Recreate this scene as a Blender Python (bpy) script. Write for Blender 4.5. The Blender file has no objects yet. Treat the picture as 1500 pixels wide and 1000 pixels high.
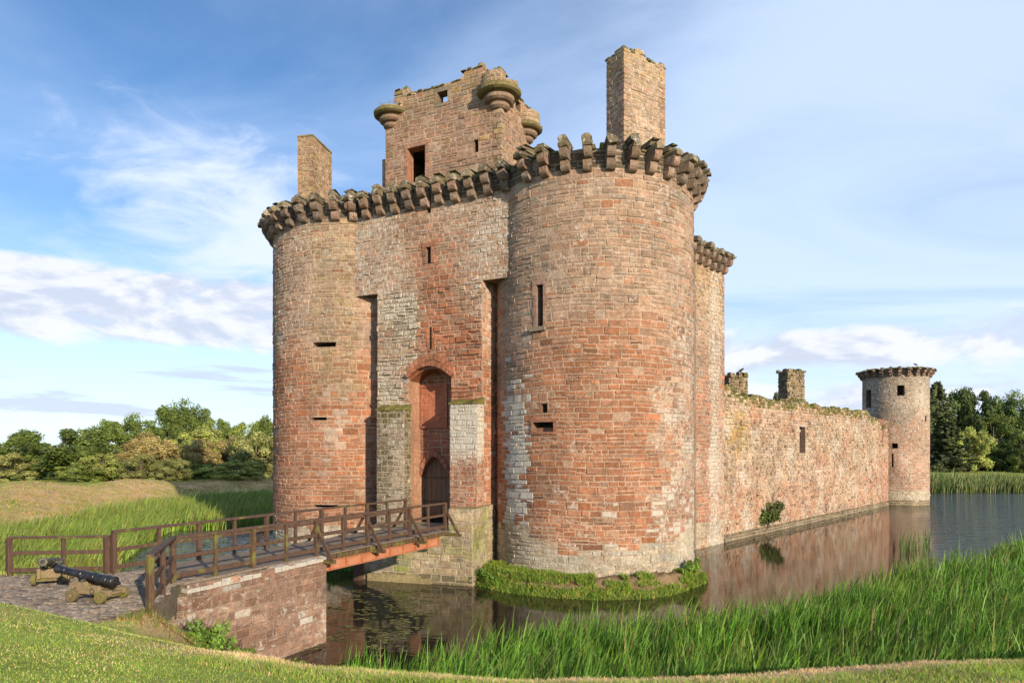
import bpy, math, random
import numpy as np
from mathutils import Vector, Matrix, noise
rnd = random.Random(7)
NP = np.random.default_rng(11)
scene = bpy.context.scene
col = scene.collection
EYE = 5.9                      # eye height above the moat water (z = 0)
FOC = 1000.0                   # focal length in photo pixels (24 mm on 36 mm over 1500 px)

def vn(x, y, z=0.0):
    return noise.noise(Vector((x, y, z)))
def sst(a, b, x):
    t = min(1, max(0, (x-a)/(b-a))); return t*t*(3-2*t)
def mixc(a, b, t):
    return tuple(a[i]+(b[i]-a[i])*t for i in range(len(a)))

# ------------------------------------------------------------------ materials
def mat_new(name):
    m = bpy.data.materials.new(name); m.use_nodes = True
    nt = m.node_tree; nt.nodes.clear()
    return m, nt
class G:
    def __init__(s, nt): s.nt = nt
    def n(s, t, **k):
        nd = s.nt.nodes.new(t)
        for a, v in k.items():
            if a in nd.inputs if isinstance(a, str) and hasattr(nd, 'inputs') else False: nd.inputs[a].default_value = v
            else: setattr(nd, a, v)
        return nd
    def l(s, a, b): s.nt.links.new(a, b)
    def put(s, sock, v):
        if isinstance(v, bpy.types.NodeSocket): s.l(v, sock)
        elif v is not None:
            try: sock.default_value = v
            except Exception: sock.default_value = (*v, 1.0)
    def noise(s, vec, scale, detail=4, rough=.55, dist=0.0, out='Fac'):
        nd = s.nt.nodes.new('ShaderNodeTexNoise')
        nd.inputs['Scale'].default_value = scale; nd.inputs['Detail'].default_value = detail
        nd.inputs['Roughness'].default_value = rough; nd.inputs['Distortion'].default_value = dist
        if vec is not None: s.l(vec, nd.inputs['Vector'])
        return nd.outputs[out]
    def ramp(s, fac, stops, interp='LINEAR'):
        nd = s.nt.nodes.new('ShaderNodeValToRGB'); cr = nd.color_ramp; cr.interpolation = interp
        while len(cr.elements) < len(stops): cr.elements.new(.5)
        for e, (p, c) in zip(cr.elements, stops):
            e.position = p; e.color = (c, c, c, 1) if not isinstance(c, tuple) else (*c[:3], 1)
        s.put(nd.inputs[0], fac); return nd.outputs[0]
    def math(s, op, a, b=None, c=None, clamp=False):
        nd = s.nt.nodes.new('ShaderNodeMath'); nd.operation = op; nd.use_clamp = clamp
        s.put(nd.inputs[0], a)
        if b is not None: s.put(nd.inputs[1], b)
        if c is not None: s.put(nd.inputs[2], c)
        return nd.outputs[0]
    def mix(s, fac, a, b, mode='MIX'):
        nd = s.nt.nodes.new('ShaderNodeMix'); nd.data_type = 'RGBA'; nd.blend_type = mode
        s.put(nd.inputs[0], fac); s.put(nd.inputs[6], a); s.put(nd.inputs[7], b)
        return nd.outputs[2]
    def map(s, v, a, b, c=0.0, d=1.0, smooth=False):
        nd = s.nt.nodes.new('ShaderNodeMapRange'); nd.clamp = True
        if smooth: nd.interpolation_type = 'SMOOTHSTEP'
        s.put(nd.inputs[0], v)
        for i, q in enumerate((a, b, c, d)): nd.inputs[i+1].default_value = q
        return nd.outputs[0]
    def vmath(s, op, a, b=None, scale=None):
        nd = s.nt.nodes.new('ShaderNodeVectorMath'); nd.operation = op
        s.put(nd.inputs[0], a)
        if b is not None: s.put(nd.inputs[1], b)
        if scale is not None: s.put(nd.inputs['Scale'], scale)
        return nd.outputs[0]
    def geo(s): return s.nt.nodes.new('ShaderNodeNewGeometry').outputs['Position']
    def obj(s): return s.nt.nodes.new('ShaderNodeTexCoord').outputs['Object']
    def attr(s, name='Col'):
        nd = s.nt.nodes.new('ShaderNodeAttribute'); nd.attribute_name = name; return nd
    def bump(s, h, strength=.3, dist=.05):
        nd = s.nt.nodes.new('ShaderNodeBump'); nd.inputs['Strength'].default_value = strength
        nd.inputs['Distance'].default_value = dist; s.put(nd.inputs['Height'], h); return nd.outputs[0]
    def out(s, base, rough=.8, normal=None, spec=.3, metal=0.0, transl=None):
        p = s.nt.nodes.new('ShaderNodeBsdfPrincipled'); o = s.nt.nodes.new('ShaderNodeOutputMaterial')
        s.put(p.inputs['Base Color'], base); s.put(p.inputs['Roughness'], rough)
        s.put(p.inputs['Specular IOR Level'], spec); s.put(p.inputs['Metallic'], metal)
        if normal is not None: s.l(normal, p.inputs['Normal'])
        sh = p.outputs[0]
        if transl is not None:
            t = s.nt.nodes.new('ShaderNodeBsdfTranslucent'); s.put(t.inputs[0], base)
            m = s.nt.nodes.new('ShaderNodeMixShader'); m.inputs[0].default_value = transl
            s.l(sh, m.inputs[1]); s.l(t.outputs[0], m.inputs[2]); sh = m.outputs[0]
        s.l(sh, o.inputs[0]); return p

def stone_material(name, lich=(.60, .55, .47)):
    m, nt = mat_new(name); g = G(nt); P = g.geo(); a = g.attr('Col')
    c = a.outputs['Color']
    big = g.map(g.noise(P, .55, 5), .3, .7, .78, 1.2)
    med = g.map(g.noise(P, 5.5, 5, .65), .3, .7, .72, 1.24)
    fin = g.map(g.noise(P, 24, 3, .7), .3, .7, .72, 1.24)
    f = g.math('MULTIPLY', g.math('MULTIPLY', big, med), fin)
    c = g.vmath('SCALE', c, scale=f)
    # grey-brown weathering film, then pale crust lichen where alpha asks for it
    wz = g.map(g.noise(P, 1.7, 6, .68, .6), .52, .70)
    c = g.mix(g.math('MULTIPLY', wz, .45), c, (.16, .12, .09, 1))
    ln = g.noise(P, 4.2, 8, .74, .8)
    lf = g.math('ADD', ln, g.math('MULTIPLY', a.outputs['Alpha'], .36))
    lm = g.map(lf, .70, .78)
    c = g.mix(g.math('MULTIPLY', lm, .85), c, (*lich, 1))
    yn = g.map(g.noise(g.vmath('ADD', P, (31, 7, 3)), 2.6, 7, .7, .5), .63, .72)
    c = g.mix(g.math('MULTIPLY', yn, .4), c, (.36, .25, .10, 1))
    # dark hollows between grains
    dk = g.map(g.noise(g.vmath('ADD', P, (3, 17, 9)), 9, 6, .7), .60, .74)
    c = g.mix(g.math('MULTIPLY', dk, .35), c, (.07, .05, .04, 1))
    h = g.math('ADD', g.noise(P, 5, 8, .75), g.math('MULTIPLY', g.noise(P, 24, 4, .7), .5))
    g.out(c, .92, g.bump(h, 1.0, .10), .15)
    return m
STONE = stone_material('weathered_sandstone')

def attr_material(name, scale=8, rough=.85, lo=.75, hi=1.25, bump=.3, spec=.2, transl=None, dist=.02):
    m, nt = mat_new(name); g = G(nt); P = g.geo(); a = g.attr('Col')
    f = g.map(g.noise(P, scale, 5, .65), .3, .7, lo, hi)
    c = g.vmath('SCALE', a.outputs['Color'], scale=f)
    n = g.bump(g.noise(P, scale*3, 5, .65), bump, dist) if bump else None
    g.out(c, rough, n, spec, transl=transl); return m
LEAFBLADE = attr_material('blade_green', 1.3, .55, .75, 1.2, 0, .35, transl=.25)

def tint_leaf(name):
    m, nt = mat_new(name); g = G(nt); a = g.attr('Col')
    oi = nt.nodes.new('ShaderNodeObjectInfo')
    c = g.mix(1.0, a.outputs['Color'], oi.outputs['Color'], 'MULTIPLY')
    g.out(c, .6, None, .25, transl=.22); return m
LEAF = tint_leaf('tree_leaf')

def bark():
    m, nt = mat_new('bark'); g = G(nt); P = g.geo()
    c = g.mix(g.noise(P, 3, 6, .7), (.06, .045, .03, 1), (.2, .16, .11, 1))
    g.out(c, .9, g.bump(g.noise(P, 9, 6), .6, .05), .1); return m
BARK = bark()

def wood(name, c0, c1, moss=0.0, sc=(1, 1, 1), rough=.7):
    m, nt = mat_new(name); g = G(nt); P = g.geo()
    mp = nt.nodes.new('ShaderNodeMapping'); mp.inputs['Scale'].default_value = sc; g.l(P, mp.inputs[0])
    n1 = g.noise(mp.outputs[0], 6, 7, .7, .6)
    c = g.mix(g.map(n1, .3, .7), (*c0, 1), (*c1, 1))
    if moss:
        mm = g.map(g.noise(P, 2.3, 6, .7), .62-moss*.3, .72-moss*.3)
        c = g.mix(g.math('MULTIPLY', mm, .8), c, (.16, .155, .03, 1))
    sp = g.map(g.noise(P, 26, 3, .7), .62, .74)
    c = g.mix(g.math('MULTIPLY', sp, .16), c, (.30, .26, .2, 1))
    g.out(c, rough, g.bump(n1, .35, .02), .3); return m
TIMBER = wood('dark_stained_timber', (.045, .024, .016), (.125, .072, .048), .15, (3, 3, .6))
TIMBER_M = wood('mossy_timber', (.05, .028, .016), (.14, .085, .045), .42, (3, 3, .6))
DECK = wood('deck_boards', (.13, .10, .075), (.27, .21, .16), .12, (1, 1, 1), .85)
DOORW = wood('door_oak', (.11, .07, .045), (.22, .15, .10), 0, (4, 4, .5), .8)
CARR = wood('carriage_oak', (.15, .105, .055), (.30, .22, .125), .2, (3, 1, 3), .85)
WHEELW = wood('wheel_elm', (.09, .065, .03), (.20, .155, .075), .5, (3, 3, 3), .85)
def rust():
    m, nt = mat_new('red_oxide_steel'); g = G(nt); P = g.geo()
    c = g.mix(g.map(g.noise(P, 2.5, 6, .7), .35, .65), (.34, .115, .05, 1), (.44, .20, .11, 1))
    c = g.mix(g.math('MULTIPLY', g.map(g.noise(P, 5, 6, .7), .62, .72), .6), c, (.16, .10, .05, 1))
    g.out(c, .6, g.bump(g.noise(P, 12, 4), .2, .02), .4); return m
RUST = rust()
def iron(name, c, rough, metal=.0):
    m, nt = mat_new(name); g = G(nt); P = g.geo()
    cc = g.mix(g.map(g.noise(P, 7, 6, .7), .45, .75), (*c, 1), (c[0]*2.5+.02, c[1]*2.2+.015, c[2]*1.9+.01, 1))
    g.out(cc, g.map(g.noise(P, 5, 4), .3, .7, rough*.75, rough*1.3), g.bump(g.noise(P, 18, 4), .12, .02), .6, metal); return m
IRON = iron('black_painted_iron', (.012, .012, .014), .28)
IRON_M = iron('weathered_iron', (.035, .033, .022), .6)
def plain(name, c, rough=.8):
    m, nt = mat_new(name); g = G(nt); P = g.geo()
    cc = g.mix(g.noise(P, 6, 4), (c[0]*.7, c[1]*.7, c[2]*.7, 1), (c[0]*1.3, c[1]*1.3, c[2]*1.3, 1))
    g.out(cc, rough); return m
BIRDM = plain('dark_feather', (.02, .02, .022), .6)

def water_mat():
    m, nt = mat_new('moat_water'); g = G(nt); P = g.geo()
    sp = nt.nodes.new('ShaderNodeSeparateXYZ'); g.l(P, sp.inputs[0])
    far = g.math('ADD', g.map(g.math('SUBTRACT', sp.outputs[0], g.math('MULTIPLY', sp.outputs[1], .5)), 2, 9, 0, 1, True),
                 g.map(g.math('ADD', sp.outputs[0], g.math('MULTIPLY', sp.outputs[1], .1)), -8, -15, 0, .5, True), clamp=True)
    mp = nt.nodes.new('ShaderNodeMapping'); mp.inputs['Scale'].default_value = (.7, 1.3, 1); mp.inputs['Rotation'].default_value = (0, 0, .5)
    g.l(P, mp.inputs[0])
    w1 = g.noise(mp.outputs[0], 1.05, 5, .55); w2 = g.noise(mp.outputs[0], .8, 2, .5); w3 = g.noise(mp.outputs[0], 3.2, 3, .5)
    h = g.math('ADD', g.math('ADD', g.math('MULTIPLY', w1, g.math('MULTIPLY', far, .42)), g.math('MULTIPLY', w3, .003)), g.math('MULTIPLY', w2, .004))
    b = nt.nodes.new('ShaderNodeBump'); b.inputs['Strength'].default_value = 1; b.inputs['Distance'].default_value = 1; g.l(h, b.inputs['Height'])
    p = g.out((.020, .016, .010, 1), .03, b.outputs[0], .5); p.inputs['IOR'].default_value = 1.36
    return m
WATER = water_mat()

# ------------------------------------------------------------------ mesh + object helpers
class MB:
    def __init__(s): s.v = []; s.f = []; s.c = []
    def vert(s, p, c): s.v.append((p[0], p[1], p[2])); s.c.append(c if len(c) == 4 else (*c, 0.0)); return len(s.v)-1
    def quad(s, ps, c):
        i = [s.vert(p, c) for p in ps]; s.f.append(i)
    def box(s, p0, ax, ay, az, c=(.5, .5, .5)):      # corner + three edge vectors
        p0 = Vector(p0); ax = Vector(ax); ay = Vector(ay); az = Vector(az)
        P = [p0, p0+ax, p0+ax+ay, p0+ay]; P += [q+az for q in P]
        b = len(s.v)
        for q in P: s.vert(q, c)
        for f in ((0, 3, 2, 1), (4, 5, 6, 7), (0, 1, 5, 4), (1, 2, 6, 5), (2, 3, 7, 6), (3, 0, 4, 7)):
            s.f.append([b+k for k in f])
    def cbox(s, c0, sx, sy, sz, col=(.5, .5, .5), rot=None):
        R = rot or Matrix.Identity(3); c0 = Vector(c0)
        ax, ay, az = R @ Vector((sx, 0, 0)), R @ Vector((0, sy, 0)), R @ Vector((0, 0, sz))
        s.box(c0-(ax+ay+az)/2, ax, ay, az, col)
    def bar(s, a, b, w, h, up=(0, 0, 1), col=(.5, .5, .5)):
        a = Vector(a); b = Vector(b); d = b-a; side = d.cross(Vector(up)).normalized(); u = side.cross(d).normalized()
        s.box(a-side*w/2-u*h/2, d, side*w, u*h, col)
    def lathe(s, prof, n=24, M=None, c=(.5, .5, .5), cap=True):   # prof (r, z)
        M = M or Matrix.Identity(4); b = len(s.v)
        for r, z in prof:
            for k in range(n):
                t = 2*math.pi*k/n; s.vert(M @ Vector((r*math.cos(t), r*math.sin(t), z)), c)
        for i in range(len(prof)-1):
            for k in range(n):
                k2 = (k+1) % n; s.f.append([b+i*n+k, b+i*n+k2, b+(i+1)*n+k2, b+(i+1)*n+k])
        if cap:
            s.f.append([b+k for k in range(n)][::-1]); s.f.append([b+(len(prof)-1)*n+k for k in range(n)])
    def tube(s, pts, rad, n=7, c=(.5, .5, .5)):
        pts = [Vector(p) for p in pts]; b = len(s.v)
        for i, p in enumerate(pts):
            d = (pts[min(i+1, len(pts)-1)]-pts[max(i-1, 0)]).normalized()
            x = d.orthogonal().normalized(); y = d.cross(x)
            if i and False: pass
            for k in range(n):
                t = 2*math.pi*k/n; s.vert(p+(x*math.cos(t)+y*math.sin(t))*rad[i], c)
        for i in range(len(pts)-1):
            for k in range(n):
                k2 = (k+1) % n; s.f.append([b+i*n+k, b+i*n+k2, b+(i+1)*n+k2, b+(i+1)*n+k])
        s.f.append([b+k for k in range(n)][::-1]); s.f.append([b+(len(pts)-1)*n+k for k in range(n)])
    def prism(s, poly, z0, z1, c=(.5, .5, .5)):
        n = len(poly); b = len(s.v)
        for z in (z0, z1):
            for p in poly: s.vert((p[0], p[1], z), c)
        for i in range(n):
            j = (i+1) % n; s.f.append([b+i, b+j, b+n+j, b+n+i])
        s.f.append([b+n+i for i in range(n)]); s.f.append([b+i for i in range(n)][::-1])
    def mesh(s, name, mat, smooth=False):
        m = bpy.data.meshes.new(name); m.from_pydata(s.v, [], s.f)
        a = m.color_attributes.new('Col', 'FLOAT_COLOR', 'POINT')
        a.data.foreach_set('color', np.array(s.c, dtype=np.float32).ravel())
        m.materials.append(mat)
        if smooth: m.polygons.foreach_set('use_smooth', [True]*len(m.polygons))
        m.update(); return m
    def build(s, name, mat, parent=None, smooth=False, bevel=0):
        o = link(name, s.mesh(name, mat, smooth), parent)
        if bevel:
            bv = o.modifiers.new('edge', 'BEVEL'); bv.width = bevel; bv.segments = 2; bv.limit_method = 'ANGLE'
        return o

def world_loc(o):
    p = Vector((0, 0, 0))
    while o is not None:
        p = p + o.location; o = o.parent
    return p
def link(name, me, parent=None):
    """geometry given in world coordinates; parent keeps it in place"""
    o = bpy.data.objects.new(name, me); col.objects.link(o)
    if parent is not None:
        o.parent = parent
        o.matrix_parent_inverse = (Matrix.Translation(WL[parent.name])).inverted()
        WL[o.name] = Vector((0, 0, 0))
    else:
        WL[o.name] = Vector((0, 0, 0))
    return o
WL = {}          # accumulated world translation of each object (nothing that parents world-space parts is rotated)
def thing(name, label, cat, loc, group=None, kind=None):
    o = bpy.data.objects.new(name, None); col.objects.link(o); o.location = loc; o.empty_display_size = .3
    WL[o.name] = Vector(loc); tag(o, label, cat, group, kind); return o
def tag(o, label=None, cat=None, group=None, kind=None):
    if label: o['label'] = label
    if cat: o['category'] = cat
    if group: o['group'] = group
    if kind: o['kind'] = kind
    return o
def local(name, me, parent, loc=(0, 0, 0), rotz=0):
    """child in its parent's own coordinates"""
    o = bpy.data.objects.new(name, me); col.objects.link(o); o.parent = parent
    o.location = loc; o.rotation_euler = (0, 0, rotz); return o
def place(name, me, parent, loc, rotz=0):
    """child placed at a world position (shared mesh)"""
    o = bpy.data.objects.new(name, me); col.objects.link(o)
    o.parent = parent; o.matrix_parent_inverse = Matrix.Translation(WL[parent.name]).inverted()
    o.location = loc; o.rotation_euler = (0, 0, rotz); return o

def np_mesh(name, V, F, C, mat, smooth=False):
    """V (n,3), F (m,k) all same k, C (n,4)"""
    m = bpy.data.meshes.new(name); n, k = F.shape
    m.vertices.add(len(V)); m.vertices.foreach_set('co', V.astype(np.float32).ravel())
    m.loops.add(n*k); m.loops.foreach_set('vertex_index', F.astype(np.int32).ravel())
    m.polygons.add(n); m.polygons.foreach_set('loop_start', np.arange(0, n*k, k, dtype=np.int32))
    try: m.polygons.foreach_set('loop_total', np.full(n, k, dtype=np.int32))
    except Exception: pass
    if smooth: m.polygons.foreach_set('use_smooth', np.ones(n, dtype=bool))
    m.update(calc_edges=True)
    a = m.color_attributes.new('Col', 'FLOAT_COLOR', 'POINT'); a.data.foreach_set('color', C.astype(np.float32).ravel())
    m.materials.append(mat); return m

# ------------------------------------------------------------------ site frames
A = Vector((.8944, -.4472, 0)); B = Vector((.4472, .8944, 0))       # gate facade direction (to the right) and inward
O = Vector((-.15, 31.37, 0))                                        # right end of the facade plane
CR = Vector((4.01, 33.76, 0)); RR = 4.8                             # right gate tower
CL = Vector((-8.80, 40.30, 0)); RL = 5.0                            # left gate tower
PW = Vector((10.8, 40.7, 0)); W = Vector((.670, .742, 0)); WN = Vector((.742, -.670, 0))   # west wall, outward normal
CM = Vector((43.07, 76.7, 0)); RM = 3.3                             # corner tower
ZB = 17.75                                                          # underside of the corbels

class Plane:
    def __init__(s, o, u, n): s.o = o; s.u = u; s.n = n
    def __call__(s, u, z, d=0.0):
        p = s.o+s.u*u+s.n*d; return (p.x, p.y, z)
    def at(s, px, py, d=0.0):                 # where a sight line meets this wall -> (u, z)
        P = s.o+s.n*d; r = (px-750)/FOC
        u = (r*P.y-P.x)/(s.u.x-r*s.u.y); y = P.y+s.u.y*u
        return u, EYE+(660-py)/FOC*y
class Cyl:
    def __init__(s, c, r):
        s.c = c; s.r = r; s.n0 = (-c).normalized(); s.t0 = Vector((-s.n0.y, s.n0.x, 0))  # t0 = to the right
    def __call__(s, u, z, d=0.0):
        a = u/s.r; n = s.n0*math.cos(a)+s.t0*math.sin(a); p = s.c+n*(s.r+d); return (p.x, p.y, z)
    def at(s, px, py, d=0.0):
        D = Vector(((px-750)/FOC, 1, 0)); R = s.r+d
        a = D.dot(D); b = -2*D.dot(s.c); c = s.c.dot(s.c)-R*R
        q = b*b-4*a*c; y = (-b-math.sqrt(max(q, 0)))/(2*a)
        n = (D*y-s.c)/R
        return math.atan2(n.dot(s.t0), n.dot(s.n0))*s.r, EYE+(660-py)/FOC*y
FAC = Plane(O, A, -B); TR = Cyl(CR, RR); TL = Cyl(CL, RL); WEST = Plane(PW, W, WN); TM = Cyl(CM, RM)
def hole(S, px0, px1, py0, py1, dep=1.2, d=0.0):
    u0, _ = S.at(px0, (py0+py1)/2, d); u1, _ = S.at(px1, (py0+py1)/2, d)
    _, z1 = S.at((px0+px1)/2, py0, d); _, z0 = S.at((px0+px1)/2, py1, d)
    return (u0, u1, z0, z1, dep)

# ------------------------------------------------------------------ masonry
RED = (.40, .165, .080); TAN = (.395, .26, .18); PALE = (.46, .385, .275); WHITE = (.58, .535, .46); YEL = (.38, .27, .11)
GREY = (.30, .24, .18); PINK = (.45, .27, .18); MOSS = (.13, .125, .03); DARK = (.12, .095, .065); OLIVE = (.37, .285, .155)
def bl(a, b, t, r, s=.2):
    return mixc(a, b, sst(0, 1, t+r.gauss(0, s)))
def jit(c, r, a=0.0, s=.21):
    k = 1+r.uniform(-s, s); h = r.uniform(-.05, .05)
    return (c[0]*k*(1+h), c[1]*k, c[2]*k*(1-h), a)
def masonry(mb, S, u0, u1, z0, z1, colf, opens=(), ch=(.17, .40), sw=(.34, .9), prot=(.006, .026), gap=.017, topf=None,
            du=.6, seed=1, thick=0, wob=.05, miss=.012, mort=.55, back=0.0):
    r = random.Random(seed)
    us = [u0+(u1-u0)*i/max(1, round((u1-u0)/du)) for i in range(max(1, round((u1-u0)/du))+1)]
    zs = [z0+(z1-z0)*i/max(1, round((z1-z0)/.9)) for i in range(max(1, round((z1-z0)/.9))+1)]
    for o in opens: us += [o[0], o[1]]; zs += [o[2], o[3]]
    us = sorted({round(x, 3) for x in us if u0-.001 <= x <= u1+.001}); zs = sorted({round(x, 3) for x in zs if z0-.001 <= x <= z1+.001})
    idx = {}
    def gv(i, j):
        u = us[i]; z = zs[j]
        if topf: z = min(z, topf(u))
        k = (i, j)
        if k not in idx:
            c = colf(u, z, r); m = mixc(c[:3], (.54, .43, .32), mort)
            idx[k] = mb.vert(S(u, z, back), (*m, c[3]*.5))
        return idx[k]
    for i in range(len(us)-1):
        um = (us[i]+us[i+1])/2
        for j in range(len(zs)-1):
            zm = (zs[j]+zs[j+1])/2
            if any(o[0] < um < o[1] and o[2] < zm < o[3] for o in opens): continue
            if topf and zs[j] >= min(topf(us[i]), topf(us[i+1]))-.02: 
                if zs[j] >= max(topf(us[i]), topf(us[i+1]))-.02: continue
            mb.f.append([gv(i, j), gv(i+1, j), gv(i+1, j+1), gv(i, j+1)])
    for (a, b, c, d, dep, *oc) in opens:
        cc = oc[0] if oc else (.24, .155, .11); e = .02
        q = lambda uu, zz, dd: S(uu, zz, dd)
        n = 4
        for k in range(n):
            d0 = e-(dep+e)*k/n; d1 = e-(dep+e)*(k+1)/n; x = jit(cc, r, .2)
            mb.quad([q(a, c, d0), q(a, c, d1), q(a, d, d1), q(a, d, d0)], x)
            mb.quad([q(b, c, d1), q(b, c, d0), q(b, d, d0), q(b, d, d1)], x)
            mb.quad([q(a, d, d0), q(a, d, d1), q(b, d, d1), q(b, d, d0)], x)
            mb.quad([q(a, c, d1), q(a, c, d0), q(b, c, d0), q(b, c, d1)], x)
        if len(oc) < 2: mb.quad([q(a, c, -dep), q(b, c, -dep), q(b, d, -dep), q(a, d, -dep)], (.05, .042, .036))  # back panel near black: the unlit interior is painted into its colour
    if thick:
        for i in range(len(us)-1):
            t0 = topf(us[i]) if topf else z1; t1 = topf(us[i+1]) if topf else z1
            c = colf((us[i]+us[i+1])/2, max(t0, t1), r)
            mb.quad([S(us[i], t0, back), S(us[i+1], t1, back), S(us[i+1], t1+.05, -thick), S(us[i], t0+.05, -thick)], c)
            um = (us[i]+us[i+1])/2; lo = z0
            for o in sorted((o for o in opens if len(o) > 6 and o[0] < um < o[1]), key=lambda o: o[2]):
                mb.quad([S(us[i+1], lo, -thick), S(us[i], lo, -thick), S(us[i], o[2], -thick), S(us[i+1], o[2], -thick)], c); lo = o[3]
            mb.quad([S(us[i+1], lo, -thick), S(us[i], lo, -thick), S(us[i], t0+.05, -thick), S(us[i+1], t1+.05, -thick)], c)
        for u, s in ((us[0], 1), (us[-1], -1)):
            t = topf(u) if topf else z1; c = colf(u, (z0+t)/2, r)
            P = [S(u, z0, back), S(u, z0, -thick), S(u, t, -thick), S(u, t, back)]
            mb.quad(P if s > 0 else P[::-1], c)
    sd = r.uniform(0, 50)
    W_ = lambda u, z: z+wob*vn(u*.45+sd, z*.35, sd)+wob*.5*vn(u*1.7, z*1.1, sd)
    z = z0
    while z < z1-.06:
        h = r.uniform(*ch)
        if z+h > z1-.1: h = z1-z
        u = u0-r.uniform(0, sw[0])
        while u < u1:
            w = r.uniform(*sw)*(.75 if h < (ch[0]+ch[1])/2 else 1.0)
            a, b = max(u, u0), min(u+w, u1); u += w
            if b-a < .07: continue
            if topf and z+h*.45 > topf((a+b)/2): continue
            if r.random() < miss: continue
            pieces = [(a, b, z, z+h)]
            for o in opens:
                new = []
                for (pa, pb, pc, pd) in pieces:
                    if pb <= o[0] or pa >= o[1] or pd <= o[2] or pc >= o[3]: new.append((pa, pb, pc, pd)); continue
                    if pa < o[0]: new.append((pa, o[0], pc, pd))
                    if pb > o[1]: new.append((o[1], pb, pc, pd))
                    ia, ib = max(pa, o[0]), min(pb, o[1])
                    if pc < o[2]: new.append((ia, ib, pc, o[2]))
                    if pd > o[3]: new.append((ia, ib, o[3], pd))
                pieces = new
            if r.random() < (.58 if h > .285 else .12 if h > .21 else 0):
                k = r.uniform(.36, .64); out = []
                for (pa, pb, pc, pd) in pieces:
                    m_ = pc+(pd-pc)*k; out.append((pa, pb, pc, m_))
                    if pb-pa > .55 and r.random() < .6: x = pa+(pb-pa)*r.uniform(.35, .65); out += [(pa, x, m_, pd), (x, pb, m_, pd)]
                    else: out.append((pa, pb, m_, pd))
                pieces = out
            for (pa, pb, pc, pd) in pieces:
                if pb-pa < .05 or pd-pc < .05: continue
                c = colf((pa+pb)/2, (pc+pd)/2, r); c = jit(c[:3], r, c[3])
                g = gap*r.uniform(.6, 1.3); p = r.uniform(*prot)*(1 if r.random() < .8 else 1.9)+back; m_ = min(.03, (pd-pc)*.14)
                ua, ub, za, zb = pa+g, pb-g, pc+g, pd-g
                jj = lambda: r.uniform(-.012, .012)
                Q = [(ua+jj(), za+jj()), (ub+jj(), za+jj()), (ub+jj(), zb+jj()), (ua+jj(), zb+jj())]
                base = len(mb.v)
                cm_ = (*mixc(c[:3], (.56, .45, .34), mort*.75), c[3])
                for (x, y) in Q: mb.vert(S(x, W_(x, y), back-.012), cm_)
                cu, cz = (ua+ub)/2, (za+zb)/2
                for (x, y) in Q:
                    x += m_*r.uniform(.4, 1.3)*(1 if x < cu else -1); y += m_*r.uniform(.4, 1.3)*(1 if y < cz else -1)
                    mb.vert(S(x, W_(x, y), p+r.uniform(-.006, .006)), c)
                mb.f.append([base+4, base+5, base+6, base+7])
                for k in range(4):
                    k2 = (k+1) % 4; mb.f.append([base+k, base+k2, base+4+k2, base+4+k])
        z += h

def stone_box(mb, p0, du, w, dv, dep, z0, z1, colf, faces='frlb', seed=1, capc=None, topf=None, grid=.6, **k):
    """free-standing masonry block: front-left corner p0, width w along du, depth dep along dv (away)"""
    p0 = Vector(p0); du = Vector(du).normalized(); dv = Vector(dv).normalized()
    F = {'f': (Plane(p0, du, -dv), w), 'r': (Plane(p0+du*w, dv, du), dep), 'b': (Plane(p0+du*w+dv*dep, -du, dv), w),
         'l': (Plane(p0+dv*dep, -dv, -du), dep)}
    for q in 'frbl':
        S, L = F[q]
        if q in faces: masonry(mb, S, 0, L, z0, z1, colf, seed=seed+ord(q), topf=topf, du=grid, **k)
        else: mb.quad([S(0, z0), S(L, z0), S(L, z1), S(0, z1)], colf(L/2, (z0+z1)/2, random.Random(1)))
    P = [p0, p0+du*w, p0+du*w+dv*dep, p0+dv*dep]
    mb.quad([(p.x, p.y, z1-(.5 if topf else .01)) for p in P], capc or colf(0, z1, random.Random(1)))

def quoins(mb, p, du, dv, z0, z1, colf, seed=1, a=(.5, .26), h=(.24, .36)):
    """larger dressed stones up a corner: p corner, du along one face, dv along the other"""
    r = random.Random(seed); z = z0; i = 0; p = Vector(p); du = Vector(du).normalized(); dv = Vector(dv).normalized(); e = .028
    while z < z1-.1:
        hh = min(r.uniform(*h), z1-z); la, lb = (a[0], a[1]) if i % 2 else (a[1], a[0]); la *= r.uniform(.85, 1.2); lb *= r.uniform(.85, 1.2)
        q = p-du*(e+r.uniform(0, .012))-dv*(e+r.uniform(0, .012)); c = jit(colf(.1, z, r)[:3], r, .4)
        b = len(mb.v); t = .022
        for zz, k in ((z+.01, t), (z+.03, 0), (z+hh-.03, 0), (z+hh-.01, t)):
            for x, y in ((k, k), (la, k), (la, lb), (k, lb)): 
                w_ = q+du*x+dv*y; mb.vert((w_.x+r.uniform(-.008, .008), w_.y+r.uniform(-.008, .008), zz), c)
        for L in (0, 4, 8):
            for k in range(4):
                k2 = (k+1) % 4; mb.f.append([b+L+k, b+L+k2, b+L+4+k2, b+L+4+k])
        mb.f.append([b+12, b+13, b+14, b+15]); mb.f.append([b, b+3, b+2, b+1])
        z += hh; i += 1
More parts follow.
